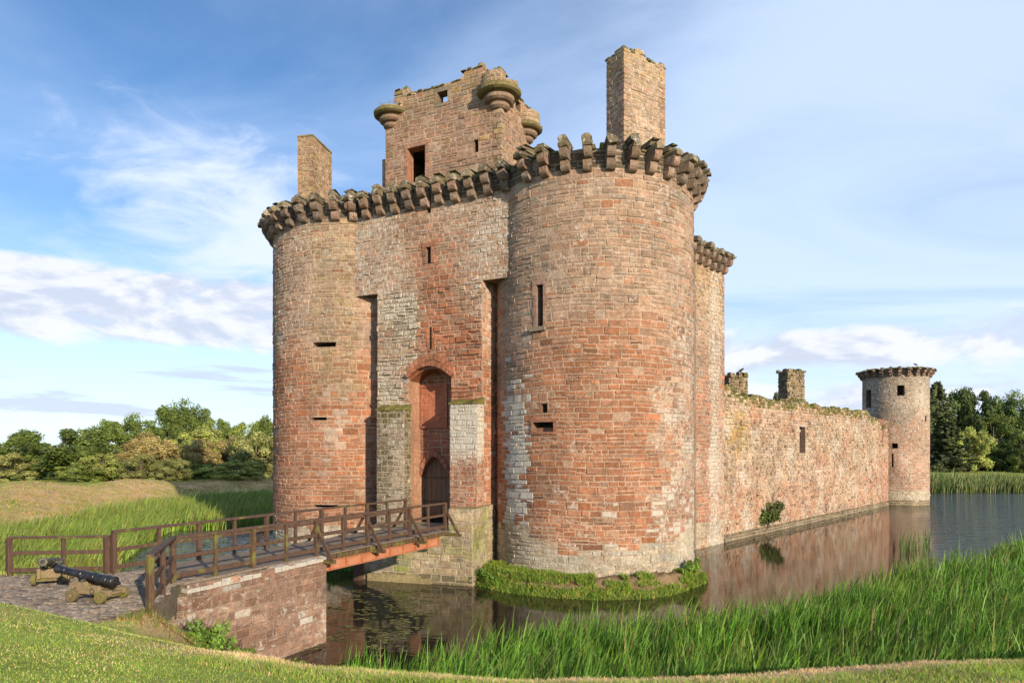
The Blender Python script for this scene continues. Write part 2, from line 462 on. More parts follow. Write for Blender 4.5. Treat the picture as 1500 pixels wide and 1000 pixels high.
def rubble_top(mb, S, u0, u1, zf, dep, colf, seed, size=(.2, .5), hh=(.12, .35), step=.45, d0=.05):
    """loose weathered stones along a broken wall head"""
    r = random.Random(seed); u = u0
    while u < u1:
        w = r.uniform(*size); 
        for d in np.arange(d0, -dep, -step):
            if r.random() < .2: continue
            h = r.uniform(*hh); zz = zf(u+w/2)-.06; c = jit(colf(u, zz, r)[:3], r, .3, .25)
            a, b, e, f = u+r.uniform(-.05, .05), u+w*r.uniform(.8, 1.1), d+r.uniform(-.05, .08), d-step*r.uniform(.8, 1.1)
            lo = [S(a, zz, e), S(b, zz, e), S(b, zz, f), S(a, zz, f)]
            t = .25; am, bm = a+(b-a)*t*.5, b-(b-a)*t*.5; em, fm = e-(e-f)*t*.5, f+(e-f)*t*.5
            hi = [S(am, zz+h*r.uniform(.7, 1.1), em), S(bm, zz+h*r.uniform(.7, 1.1), em), S(bm, zz+h*r.uniform(.7, 1.1), fm), S(am, zz+h*r.uniform(.7, 1.1), fm)]
            bs = len(mb.v)
            for p in lo+hi: mb.vert(p, c)
            mb.f.append([bs+4, bs+5, bs+6, bs+7])
            for k in range(4):
                k2 = (k+1) % 4; mb.f.append([bs+k, bs+k2, bs+4+k2, bs+4+k])
        u += w*1.05

def corbel_mesh(name, seed, w=.46, s=1.0, stub=.0, tiers=2):
    """stacked rounded corbel stones; local x tangent, y outward, z up from the underside"""
    r = random.Random(seed); mb = MB(); z = 0; d = .35*s; h = .43*s
    for t in range(tiers):
        c = jit(r.choice([(.31, .20, .145), (.27, .185, .13), (.30, .21, .15)]), r, .38)
        w2 = w*s/2*r.uniform(.92, 1.04); prof = [(-.25, z+.01), (d-.24*s, z+.01)]
        for k in range(5):
            a = math.pi/2*k/4; prof.append((d-.24*s+.24*s*math.sin(a), z+.01+.24*s*(1-math.cos(a))))
        prof += [(d+r.uniform(-.02, .03), z+h-.015), (-.25, z+h-.015)]
        dx = r.uniform(-.03, .03); n = len(prof); b = len(mb.v)
        for sx in (-w2, w2):
            for (y, zz) in prof: mb.vert((sx+dx+r.uniform(-.012, .012), y+r.uniform(-.012, .012), zz+r.uniform(-.008, .008)), c)
        for i in range(n):
            j = (i+1) % n; mb.f.append([b+i, b+j, b+n+j, b+n+i])
        mb.f.append([b+i for i in range(n)][::-1]); mb.f.append([b+n+i for i in range(n)])
        z += h; d += .29*s
    def lump(x0, x1, y0, y1, z0, z1, c):
        b = len(mb.v)
        for zz, t in ((z0, 0), ((z0+z1)/2, -.02), (z1, .07*s)):
            for x, y in ((x0+t, y0), (x1-t, y0), (x1-t, y1-t), (x0+t, y1-t)):
                mb.vert((x+r.uniform(-.05, .05)*s, y+r.uniform(-.05, .05)*s, zz+r.uniform(-.04, .04)*s), c)
        for L in (0, 4):
            for k in range(4):
                k2 = (k+1) % 4; mb.f.append([b+L+k, b+L+k2, b+L+4+k2, b+L+4+k])
        mb.f.append([b+8, b+9, b+10, b+11]); mb.f.append([b, b+3, b+2, b+1])
    top = jit(r.choice([(.19, .15, .085), (.25, .195, .115), (.15, .12, .075)]), r, .45)
    lump(-w*s*.52, w*s*.5, -.3*s, d-.10*s+r.uniform(-.14, .06)*s, z, z+.30*s, top)
    hh = z+.29*s
    if stub > 0:
        n = 2 if stub > .3 else 1; q = hh
        for i in range(n):
            e = stub/n; sh = r.uniform(-.05, .05)
            lump(-w*s*.46+sh, w*s*.44+sh, -.45*s, (d-.30*s)*r.uniform(.6, 1.0), q, q+e+.01, jit(r.choice([(.22, .17, .10), (.16, .13, .075), (.26, .21, .13)]), r, .45)); q += e
        hh = q
    if r.random() < .6:
        lump(-w*s*.42, w*s*.4, -.4*s, (d-.42*s), hh-.02, hh+.07*s, jit((.17, .145, .06), r, .1))
    return mb.mesh(name, STONE)
CORB = [corbel_mesh('corbel', 30+i, w=.37, stub=(.20, .12, .28, .18, .08, .32, .22, .27)[i]) for i in range(8)]
CORBS = [corbel_mesh('small_corbel', 60+i, w=.36, s=.78, stub=(.0, .1)[i % 2]) for i in range(4)]
def corbel_ring(S, parent, u0, u1, step, z, meshes=CORB, seed=3, zj=.0):
    r = random.Random(seed); n = max(1, round((u1-u0)/step))
    for i in range(n+1):
        if r.random() < .035: continue
        u = u0+(u1-u0)*i/n
        p = Vector(S(u, z+r.uniform(-.04, .04)+zj, 0.0)); q = Vector(S(u, z, 1.0)); nn = q-Vector(S(u, z, 0)); 
        o = place('corbel', r.choice(meshes), parent, p, math.atan2(nn.y, nn.x)-math.pi/2)
# ================================================================== the gatehouse
gate = thing('castle_gatehouse', 'red sandstone castle gatehouse with twin round towers and a tall arched doorway', 'gatehouse', (-3.5, 35.5, 0))

# ---- right round tower
def px_u(S, x, y=600): return S.at(x, y)[0]
tr_strip = (px_u(TR, 741), px_u(TR, 776)); 
def col_tr(u, z, r):
    zb = 11.7+.9*vn(u*.35, 3.1)+.25*u*.35
    red = sst(-1.3, 1.3, zb-z); n = vn(u*.8, z*.9, 5); n2 = vn(u*.35, z*.45, 8)
    left = sst(-2.0, -4.0, u); red *= 1-.7*left*sst(6.0, 9.5, z)
    rt = sst(1.4, 4.8, u+.8*n2)
    zp = 1.75+.5*vn(u*.5, 9)+.6*sst(-1.5, -4, u)+.5*sst(2.6, 6, u)
    if r.random() < sst(-.35, .3, zp-z): return (*bl(PALE, WHITE, .25, r), .5)
    ed = .30*vn(z*1.1, 2)+.25*r.uniform(-1, 1)
    if tr_strip[0]+ed < u < tr_strip[1]+ed*1.6-.2 and 2 < z < 10.3 and r.random() < sst(10.6, 6.5, z)*.8+.08:
        return (*bl(WHITE, TAN, .12, r, .28), .95)
    c = bl(TAN, RED, red-.08+.25*n, r, .16)
    if red > .5:
        c = mixc(c, (.44, .215, .13), r.random()*.45)
        c = mixc(c, (.36, .285, .215), min(1, max(0, rt*.6+.5*n+r.gauss(-.15, .2))))
        if r.random() < .05: c = mixc(c, (.20, .10, .065), .6)
        return (*c, .14+.42*rt+max(0, n)*.5+(.35 if z < 4.5 and r.random() < .25 else 0))
    if r.random() < .12: c = mixc(c, PINK, .6)
    if r.random() < .10: c = mixc(c, GREY, .8)
    if z > 12 and r.random() < .05: c = mixc(c, RED, .7)
    return (*c, .34+.3*n)
ops = [hole(TR, 786, 796, 417, 478, 1.4), hole(TR, 793, 802, 591, 604, .9), hole(TR, 781, 811, 618, 632, .5)]
mb = MB()
masonry(mb, TR, -RR*2.2, RR*2.3, -.6, ZB+.15, col_tr, ops, seed=11)
# parapet wall between the corbels and its broken head
zt = lambda u: ZB+.98+.14*vn(u*1.3, 4)
def col_top(u, z, r):  # weathered brown, with the shade between the corbels put into the colour
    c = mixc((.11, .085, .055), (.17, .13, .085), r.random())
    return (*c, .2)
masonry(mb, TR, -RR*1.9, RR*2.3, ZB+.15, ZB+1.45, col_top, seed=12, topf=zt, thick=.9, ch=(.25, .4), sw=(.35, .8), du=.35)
mossc = lambda u, z, r: (*(mixc((.17, .135, .07), (.13, .13, .03), r.random())), .1)
rubble_top(mb, TR, -RR*1.9, RR*2.3, zt, .8, mossc, 13)
mb.prism([TR(RR*math.radians(a), 0, -.5)[:2] for a in range(0, 360, 15)], ZB+.6, ZB+.85, (.16, .15, .07))
tower_r = mb.build('round_tower', STONE, gate); tag(tower_r, 'red lower stones with a white lichen streak beside the gate, grassy islet at its foot')
corbel_ring(TR, tower_r, -RR*.62, RR*2.25, .905, ZB)
# dressed surround of the tall slit and of the gun loop
def frame(S, o, w, parent, name, cc, dep=.06, sides='lrtb', d0=0.0):
    a, b, c, d = o[:4]; m = MB(); r = random.Random(int(abs(a*100)))
    def blk(u0, u1, z0, z1):
        k = jit(cc, r, .15); n = 3
        for i in range(n):
            p, q = u0+(u1-u0)*i/n, u0+(u1-u0)*(i+1)/n
            lo = [S(p, z0, d0-.05), S(q, z0, d0-.05), S(q, z1, d0-.05), S(p, z1, d0-.05)]; hi = [S(p, z0, d0+dep), S(q, z0, d0+dep), S(q, z1, d0+dep), S(p, z1, d0+dep)]
            b_ = len(m.v)
            for x in lo+hi: m.vert(x, k)
            for f in ((4, 5, 6, 7), (0, 1, 5, 4), (1, 2, 6, 5), (2, 3, 7, 6), (3, 0, 4, 7)): m.f.append([b_+t for t in f])
    n = max(1, round((d-c)/.5))
    for i in range(n):
        z0, z1 = c+(d-c)*i/n+.008, c+(d-c)*(i+1)/n-.008
        if 'l' in sides: blk(a-w*(1 if i % 2 else .7), a-.004, z0, z1)
        if 'r' in sides: blk(b+.004, b+w*(.7 if i % 2 else 1), z0, z1)
    if 't' in sides: blk(a-w, b+w, d+.004, d+w*1.1)
    if 'b' in sides: blk(a-w, b+w, c-w*.8, c-.004)
    return m.build(name, STONE, parent)
frame(TR, ops[0], .2, tower_r, 'slit_surround', (.36, .22, .16), .045, 'lrt')
frame(TR, ops[2], .13, tower_r, 'gun_loop_surround', (.42, .20, .12), .055)
mbd = MB(); a, b, c, d, _ = ops[0]; mbd.box(TR(a-.3, c-.2, -.02), Vector(TR(b+.15, 0))-Vector(TR(a-.3, 0)), Vector(TR(a, 0, .18))-Vector(TR(a, 0)), (0, 0, .18), (.3, .24, .17))
mbd.build('slit_sill', STONE, tower_r)
# gun loop throat stone
mbd = MB(); a, b, c, d, _ = ops[2]; mbd.box(TR(a, c-.001, -.42), Vector(TR(b, 0))-Vector(TR(a, 0)), Vector(TR(a, 0, .15))-Vector(TR(a, 0)), (0, 0, (d-c)*.45), (.42, .2, .12)); mbd.build('gun_loop_throat', STONE, tower_r)

# ---- left round tower
olv = (px_u(TL, 452), px_u(TL, 508)); 
def col_tl(u, z, r):
    zb = 11.4+1.0*vn(u*.3, 13.1); red = sst(-1.4, 1.6, zb-z); n = vn(u*.7, z*.8, 15)
    q = (u-olv[0])/(olv[1]-olv[0])
    if r.random() < sst(-.3, .3, 1.9+.5*vn(u, 3)-z): return (*bl(PALE, PINK, .2, r), .6)
    c = bl(TAN, RED, red-.05+.2*n, r, .17)
    if red > .5: c = mixc(c, (.45, .23, .145), r.random()*.5)
    elif r.random() < .10: c = mixc(c, RED, .75)
    if r.random() < .12: c = mixc(c, PINK, .6)
    ol = sst(-.15, .15, q+.2*n)*sst(1.15, .95, q+.15*n)*sst(7.6, 9.6, z+1.2*n)
    if ol > .05: c = bl(c, OLIVE, ol*.42, r, .18)
    if .35 < q < 1.0+.2*vn(z, 3) and 5.3 < z < 9.6: c = bl(c, mixc(WHITE, PINK, .5), .28+.5*n, r, .25)
    if .95 < q < 1.3 and z > 9: c = bl(c, mixc(TAN, YEL, .5), .6, r)
    return (*c, .1+.35*max(0, n)+(.15 if q < .2 else 0)+.18*(1-red))
opl = [hole(TL, 459, 492, 501, 508, 1.0), hole(TL, 457, 479, 611, 615, 1.0), hole(TL, 459, 495, 739, 743, 1.0)]
mb = MB()
masonry(mb, TL, -RL*2.3, RL*2.3, -.6, ZB+.15, col_tl, opl, seed=21)
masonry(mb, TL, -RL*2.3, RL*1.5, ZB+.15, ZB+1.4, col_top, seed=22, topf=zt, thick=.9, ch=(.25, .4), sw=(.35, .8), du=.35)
rubble_top(mb, TL, -RL*2.3, RL*1.5, zt, .8, mossc, 23)
mb.prism([TL(RL*math.radians(a), 0, -.5)[:2] for a in range(0, 360, 15)], ZB+.6, ZB+.85, (.16, .15, .07))
tower_l = mb.build('round_tower', STONE, gate); tag(tower_l, 'round tower with three flat gun slots one above the other, beyond the bridge')
corbel_ring(TL, tower_l, -RL*2.25, RL*.62, .905, ZB)

# ---- gate wall between the towers
def col_fac(u, z, r):
    t = (u+8.84)/8.84; n = vn(u*.5, z*.5, 33); n2 = vn(u*.3+9, z*.25, 34)
    if z < 2.4: return (*PALE, .3)
    core = math.exp(-((t-.55+.05*n2)/.16)**2)*sst(19.5, 14, z)+.9*sst(.52, .64, t)*sst(13.2, 11, z)+sst(10.8, 9.2, z)*.3
    if t < .42 and z < 13.8: core *= .2+.3*sst(10, 6, z)
    up = mixc(TAN, PINK, .35+.5*n)
    lowl = mixc(mixc(PALE, PINK, .45), (.42, .34, .21), max(0, .25+n))
    base = mixc(up, lowl, sst(14.2, 13.2, z)*sst(.5, .4, t))
    c = bl(base, (.43, .165, .085), core*.95-.06+.3*n2, r, .17)
    if r.random() < .12: c = mixc(c, GREY, .5)
    if r.random() < .06: c = mixc(c, (.46, .22, .13), .7)
    return (*c, .58+.3*n-.4*min(1, core))
ZS = 13.87
mb = MB()
slots = [hole(FAC, 624.5, 632, 362, 386, 1.2), hole(FAC, 623, 628, 405, 416, .7), hole(FAC, 629, 633, 479, 512, 1.2)]
slotT = [hole(FAC, 625, 631.5, 280, 312, 1.2)]
masonry(mb, FAC, -9.3, .35, ZS, ZB+.15, col_fac, [slots[0]]+slotT, seed=31, ch=(.2, .32), sw=(.25, .6), wob=.05)
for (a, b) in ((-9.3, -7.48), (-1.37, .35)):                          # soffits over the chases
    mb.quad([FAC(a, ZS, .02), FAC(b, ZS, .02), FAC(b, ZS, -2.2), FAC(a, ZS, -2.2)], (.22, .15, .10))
UL, UR = -7.48, -1.37
dl, dr = FAC.at(600, 640)[0], FAC.at(661.5, 640)[0]
Z_D = 2.67; Z_ARCH = FAC.at(630, 540)[1]
doorhole = (dl, dr, 2.2, Z_ARCH, 0)
mb2 = MB()
def masonry_hole(mb, **k): pass
opsf = [slots[1], slots[2]]
# front of the pier, with the tall recess left open
masonry(mb, FAC, UL, UR, 1.5, ZS, col_fac, opsf+[(dl, dr, 1.5, Z_ARCH, 1.7, (.44, .24, .15))], seed=33, ch=(.2, .36), sw=(.28, .7), wob=.06, prot=(.008, .06))
# right and left flanks of the pier
FR = Plane(Vector(FAC(UR, 0)), B, A); FLk = Plane(Vector(FAC(UL, 0, -3)), -B, -A)
def col_fl(u, z, r):
    c = bl((.43, .175, .095), mixc(PINK, WHITE, .35), .75*sst(9.4, 11.2, z)-.05, r, .2)
    return (*mixc(c, (.46, .22, .13), r.random()*.5), .2+.5*(r.random() < .12))
masonry(mb, FR, 0, 3.0, .5, ZS, col_fl, seed=34, sw=(.4, .8), ch=(.26, .36))
masonry(mb, FLk, 0, 3.0, .5, ZS, col_fl, seed=35, sw=(.4, .8))
zf = lambda u: ZB+.95+.2*vn(u*1.1, 8)
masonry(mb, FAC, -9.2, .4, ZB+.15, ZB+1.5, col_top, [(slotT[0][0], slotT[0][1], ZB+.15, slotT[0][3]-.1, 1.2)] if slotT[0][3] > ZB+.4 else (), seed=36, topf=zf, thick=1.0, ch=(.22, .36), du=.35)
rubble_top(mb, FAC, -9.2, .4, zf, .9, mossc, 37)
wall = mb.build('gate_wall', STONE, gate)
fr_ = frame(FAC, slots[0], .2, wall, 'slit_surround', (.40, .19, .12), .06, 'lrt')
fr_ = frame(FAC, slots[2], .17, wall, 'slit_surround', (.42, .17, .09), .05, 'lr')
corbel_ring(FAC, wall, -8.9, -.1, .88, ZB)

# hood mould and segmental arch over the recess
def arch_strip(S, ua, ub, zs, rise, w, d0, d1, n, cc, r, name, parent, pointed=False, leg=0):
    """voussoirs: band of width w following an arch from ua to ub"""
    m = MB(); pts = []
    for i in range(n+1):
        t = -1+2*i/n
        zz = zs+rise*((1-abs(t)**1.7) if pointed else (1-t*t))
        pts.append(((ua+ub)/2+(ub-ua)/2*t, zz))
    def nrm(i):
        p = pts[max(i-1, 0)]; q = pts[min(i+1, n)]; dx, dz = q[0]-p[0], q[1]-p[1]; L = math.hypot(dx, dz); return (-dz/L, dx/L)
    for i in range(n):
        k = jit(cc, r, .15); e = .06
        (x0, z0), (x1, z1) = pts[i], pts[i+1]; n0, n1 = nrm(i), nrm(i+1)
        if pointed and i == n//2-1: n1 = (0, 1)
        if pointed and i == n//2: n0 = (0, 1)
        dx, dz = (x1-x0)*e, (z1-z0)*e
        p = [(x0+dx, z0+dz), (x1-dx, z1-dz), (x1-dx+n1[0]*w, z1-dz+n1[1]*w), (x0+dx+n0[0]*w, z0+dz+n0[1]*w)]
        b = len(m.v); jd = r.uniform(-.01, .015)
        for d in (d0, d1+jd):
            for (x, z) in p: m.vert(S(x, z, d), k)
        for f in ((4, 5, 6, 7), (0, 1, 5, 4), (1, 2, 6, 5), (2, 3, 7, 6), (3, 0, 4, 7)): m.f.append([b+t for t in f])
    return m.build(name, STONE, parent)
r_ = random.Random(5)
arch_strip(FAC, dl-.02, dr+.02, Z_ARCH-.42, .55, .22, -.1, .20, 9, (.40, .16, .09), r_, 'hood_mould', wall)
arch_strip(FAC, dl-.04, dr+.04, Z_ARCH-.17, .60, .30, -.05, .05, 12, (.42, .19, .11), r_, 'relieving_arch', wall)
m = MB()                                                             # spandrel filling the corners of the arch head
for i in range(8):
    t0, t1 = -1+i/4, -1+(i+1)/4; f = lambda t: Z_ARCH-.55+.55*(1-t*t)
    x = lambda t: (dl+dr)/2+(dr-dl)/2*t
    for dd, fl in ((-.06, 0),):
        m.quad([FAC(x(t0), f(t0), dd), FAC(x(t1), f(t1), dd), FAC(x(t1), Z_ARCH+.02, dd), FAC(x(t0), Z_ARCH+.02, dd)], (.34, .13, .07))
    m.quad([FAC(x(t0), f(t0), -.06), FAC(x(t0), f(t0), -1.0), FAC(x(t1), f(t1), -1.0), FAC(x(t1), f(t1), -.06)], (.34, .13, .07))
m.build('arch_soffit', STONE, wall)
# back of the recess: red ashlar with a framed panel and a pointed doorway
RB = Plane(Vector(FAC(0, 0, -.95)), A, -B)
ub_l, ub_r = dl, dr
p0, p1 = RB.at(613, 700)[0], RB.at(662, 700)[0]; 
zsp = RB.at(640, 706)[1]; zap = RB.at(640, 668)[1]
def col_rb(u, z, r): return (*mixc((.37, .135, .075), (.40, .19, .12), r.random()*.6), .05)
mb = MB()
masonry(mb, RB, ub_l, ub_r, zap+.05, Z_ARCH, col_rb, seed=41, sw=(.4, .8), ch=(.28, .4), prot=(.006, .02))
zz = zap+.05; n = 16
for i in range(n):
    ua, ub = ub_l+(ub_r-ub_l)*i/n, ub_l+(ub_r-ub_l)*(i+1)/n
    def az(u):
        t = (u-(p0+p1)/2)/((p1-p0)/2)
        return zsp+(zap-zsp)*(1-abs(t)**1.7) if abs(t) < 1 else 2.0
    za, zb_ = az(ua+1e-4), az(ub-1e-4)
    mb.quad([RB(ua, za, .01), RB(ub, zb_, .01), RB(ub, zz, .01), RB(ua, zz, .01)], (.36, .15, .09))
    if za > 2.1 and zb_ > 2.1: mb.quad([RB(ua, za, .01), RB(ua, za, -.5), RB(ub, zb_, -.5), RB(ub, zb_, .01)], (.3, .13, .08))
for u in (p0, p1): mb.quad([RB(u, 2.2, .01), RB(u, 2.2, -.5), RB(u, zsp, -.5), RB(u, zsp, .01)], (.33, .15, .09))
recess = mb.build('door_recess', STONE, wall)
arch_strip(RB, p0-.02, p1+.02, zsp, zap-zsp, .22, -.02, .12, 12, (.40, .18, .11), r_, 'doorway_arch', wall, True)
for u in (p0-.1, p1+.1):
    m = MB()
    for i in range(5):
        z0 = 2.7+(zsp-2.7)*i/5; m.box(RB(u-.11, z0, -.02), A*.22, -B*(.13 if i % 2 else .125), (0, 0, (zsp-2.7)/5-.004), jit((.40, .19, .12), r_, .1))
    m.build('doorway_jamb', STONE, wall)
m = MB(); pa, za = RB.at(617, 627); pb, zb2 = RB.at(656, 562)
for q in ((pa, pa+.1, za, zb2), (pb-.1, pb, za, zb2), (pa+.1, pb-.1, za, za+.1), (pa+.1, pb-.1, zb2-.12, zb2)):
    m.box(RB(q[0], q[2], 0), A*(q[1]-q[0]), -B*.1, (0, 0, q[3]-q[2]), jit((.42, .17, .10), r_))
m.box(RB(pa+.1, za+.1, .0), A*(pb-pa-.2), -B*.035, (0, 0, zb2-za-.22), (.44, .165, .095))
m.build('carved_panel', STONE, wall)
# the oak door
DP = Plane(Vector(RB(0, 0, -.42)), A, -B)
m = MB(); n = 7
for i in range(n):
    ua, ub = p0+(p1-p0)*i/n, p0+(p1-p0)*(i+1)/n
    u = (ua+ub)/2; t = (u-(p0+p1)/2)/((p1-p0)/2); zt_ = zsp+(zap-zsp)*(1-abs(t)**1.7)+.1
    m.box(DP(ua+.008, 2.68, 0), A*(ub-ua-.016), -B*(.06+.01*(i % 2)), (0, 0, zt_-2.68))
m.box(DP(p0, 2.6, -.03), A*(p1-p0), -B*.03, (0, 0, zap-2.6))
door = m.build('gate_door', DOORW, wall)
for z in (3.3, 4.5):
    m = MB(); m.box(DP(p0+.05, z, .075), A*(p1-p0)*.75, -B*.015, (0, 0, .07)); m.build('hinge_strap', IRON_M, door)
m = MB(); m.lathe([(.05, 0), (.06, .02), (.03, .06)], 12, Matrix.Translation(DP(p1-.35, 3.7, .07)) @ Matrix.Rotation(math.pi/2, 4, 'X')); m.build('door_ring', IRON_M, door)
# the jamb stones of the recess (front edge)
mbj = MB()
for i in range(18):
    z0 = 2.9+(Z_ARCH-3.3)*i/18; w = .32 if i % 2 else .22
    mbj.box(FAC(dl-w, z0+.012, -.05), A*(w-.004), -B*r_.uniform(.07, .10), (0, 0, (Z_ARCH-3.3)/18-.024), jit((.45, .24, .15), r_, .5))
mbj.build('recess_jamb', STONE, wall)

# flanking drawbridge piers
def pier(px0, px1, ptop, d, seed, colf, lab):
    S = Plane(Vector(FAC(0, 0, d)), A, -B); ua, ub = S.at(px0, 650)[0], S.at(px1, 650)[0]; zt_ = S.at((px0+px1)/2, ptop)[1]
    mb = MB(); stone_box(mb, S(ua, 0), A, ub-ua, B, d+.02, 1.6, zt_, colf, faces='frl', seed=seed, sw=(.25, .55), ch=(.2, .32), wob=.02)
    r = random.Random(seed); n = 6
    for i in range(n):
        a = ua-.05+(ub-ua+.1)*i/n; b = ua-.05+(ub-ua+.1)*(i+1)/n; c = jit(mixc((.12, .105, .035), (.22, .19, .05), r.random()), r, .1)
        z0 = zt_-.02; h = r.uniform(.05, .12)
        P = [S(a, z0, .06), S(b, z0, .06), S(b, z0, -d), S(a, z0, -d)]; Q = [S(a, z0+h, .03), S(b, z0+h, .03), S(b, z0+h+.22, -d), S(a, z0+h+.22, -d)]
        k = len(mb.v)
        for p in P+Q: mb.vert(p, c)
        for f in ((4, 5, 6, 7), (0, 1, 5, 4), (1, 2, 6, 5), (3, 0, 4, 7)): mb.f.append([k+t for t in f])
    o = mb.build('drawbridge_pier', STONE, gate); tag(o, lab); return o
def col_pl(u, z, r):
    e = u+.5*vn(z*.8, 4); n = vn(u*1.5, z*1.2, 6)
    c = bl((.17, .135, .075), mixc(PALE, PINK, .3), sst(.5, 1.25, e)*.8+.1, r, .2)
    if z > 6.9: c = bl(c, (.12, .105, .035), .35+.5*sst(7, 8.2, z), r, .2)
    return (*c, .45+.4*n)
def col_pr(u, z, r):
    w = sst(-.5, .6, z-5.5+.5*vn(u*3, 1)); c = bl((.40, .18, .105), mixc((.56, .50, .38), WHITE, r.random()), w*.95, r, .14)
    if z > 7.4: c = bl(c, (.14, .125, .04), sst(7.4, 8.3, z)*.55, r, .2)
    return (*c, .4+.5*w)
pier(552, 592, 600, .55, 51, col_pl, 'dark mossy stone pier left of the door')
pier(659, 699, 591, .62, 52, col_pr, 'white lichened stone pier right of the door')

# pale stone landing on which the bridge ends
mb = MB()
L0 = Vector((-6.84, 31.35, 0)); L1 = Vector((-1.72, 29.75, 0)); L2 = L1+Vector((.62, 1.9, 0))+Vector((.3, 1.5, 0))
LF = Plane(L0, (L1-L0).normalized(), Vector(((L1-L0).y, -(L1-L0).x, 0)).normalized()); LL = (L1-L0).length
LR = Plane(L1, (L2-L1).normalized(), Vector(((L2-L1).y, -(L2-L1).x, 0)).normalized()); LRL = (L2-L1).length
def col_ld(u, z, r):
    if z < .35: return (*jit((.20, .17, .10), r)[:3], .1)
    g = vn(u*.8, z*.8, 71)
    if g > -.05 and r.random() < .6: return (*mixc(PALE, (.33, .33, .10), r.uniform(.3, 1)), .15)
    return (*mixc(PALE, (.40, .31, .19), r.random()), .2)
ztl = LF.at(690, 746)[1]
wU = LF.at(657, 760)[0]
masonry(mb, LF, 0, LL, -.6, 2.36, col_ld, seed=61, ch=(.28, .42), sw=(.5, 1.1), gap=.01, prot=(.01, .04))
masonry(mb, LF, wU, LL, 2.36, ztl, col_ld, seed=62, ch=(.3, .42), sw=(.5, 1.1), gap=.01, prot=(.01, .04))
masonry(mb, LR, 0, LRL, -.6, ztl, col_ld, seed=63, ch=(.28, .42), sw=(.5, 1.0), gap=.01, prot=(.01, .04))
Lb0, Lb1 = Vector(FAC(-7.2, 0, -.4)), Vector(FAC(-1.2, 0, -.4))
masonry(mb, Plane(Lb0+Vector((.2, 0, 0)), (L0-Lb0).normalized(), Vector(((L0-Lb0).y, -(L0-Lb0).x, 0)).normalized()), 0, (L0-Lb0).length, -.6, 2.36, col_ld, seed=64, ch=(.28, .42), sw=(.5, 1.0))
mb.quad([(L0.x, L0.y, 2.36), (L1.x, L1.y, 2.36), (Lb1.x, Lb1.y, 2.36), (Lb0.x, Lb0.y, 2.36)], (.3, .25, .17))
lw = Vector(LF(wU, 0)); lwb = lw+B*2.6
mb.quad([(lw.x, lw.y, ztl), (L1.x, L1.y, ztl), (L2.x, L2.y, ztl), (lwb.x, lwb.y, ztl)], (.3, .26, .12))
mb.quad([(lw.x, lw.y, 2.36), (lw.x, lw.y, ztl), (lwb.x, lwb.y, ztl), (lwb.x, lwb.y, 2.36)], (.3, .25, .17))
for (a, b, h) in ((.3, 2.9, .34), (2.9, 3.4, .24)): mb.box(LF(a, -.2, 0), LF.u*(b-a), LF.n*.16, (0, 0, .2+h), (.36, .29, .15))
land = mb.build('stone_landing', STONE, gate); tag(land, 'pale greenish landing block under the end of the bridge')

# solid core behind the towers and the wall walk
mb = MB()
core = [CL+Vector((-4.6, 1.5, 0)), CL+Vector((0, -1.5, 0)), CR+Vector((-1.5, -1.0, 0)), CR+Vector((3.2, 1.2, 0)), PW+W*4.0-WN*.6, PW+W*4-WN*9, CL+Vector((-1.6, 12, 0))]
mb.prism([(p.x, p.y) for p in core], -.5, ZB+.4, (.27, .21, .15))
mb.build('rear_range', STONE, gate)

# ---- tall side block continuing behind the right tower
def col_side(u, z, r):
    n = vn(u*.6, z*.3, 71); e = sst(1.9, 2.7, u+.5*n)
    c = bl((.43, .195, .115), mixc(TAN, PINK, .25), max(e*.5, sst(9.8, 12, z+1.5*n)*.95), r, .18)
    if r.random() < .22: c = mixc(c, GREY, .75)
    if r.random() < .10: c = mixc(c, (.18, .14, .10), .7)
    if z < 1.6: c = bl(c, PALE, .8, r)
    if z > 12.5: c = bl(c, (.42, .25, .07), .45*sst(12.5, 16, z)+.3*n-.1, r, .15)
    return (*c, .38+.28*e+.4*n)
ZW = 17.15
mb = MB()
WLn = 4.15
masonry(mb, WEST, -7.5, WLn, -.6, ZW+.1, col_side, seed=71, ch=(.2, .3), sw=(.25, .6))
WE = Plane(Vector(WEST(WLn, 0)), -WN, W)
masonry(mb, WE, 0, 8.5, 8.5, ZW+.1, col_side, seed=72, ch=(.2, .3), sw=(.25, .6))
ztw = lambda u: ZW+1.05+.15*vn(u*1.4, 40)
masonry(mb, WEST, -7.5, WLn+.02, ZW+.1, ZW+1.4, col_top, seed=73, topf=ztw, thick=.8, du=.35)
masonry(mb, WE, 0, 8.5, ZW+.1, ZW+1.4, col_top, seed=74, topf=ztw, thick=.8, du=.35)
rubble_top(mb, WEST, -7.5, WLn, ztw, .7, mossc, 75); rubble_top(mb, WE, 0, 8.5, ztw, .7, mossc, 76)
quoins(mb, WEST(WLn, 0), -W, -WN, 9.5, ZW, col_side, 77, (.55, .3))
side = mb.build('side_block', STONE, gate); tag(side, 'tall square block behind the right tower, orange lichen below its corbels')
corbel_ring(WEST, side, -2.6, WLn-.2, .85, ZW, seed=8); corbel_ring(WE, side, .3, 7.5, .85, ZW, seed=9)

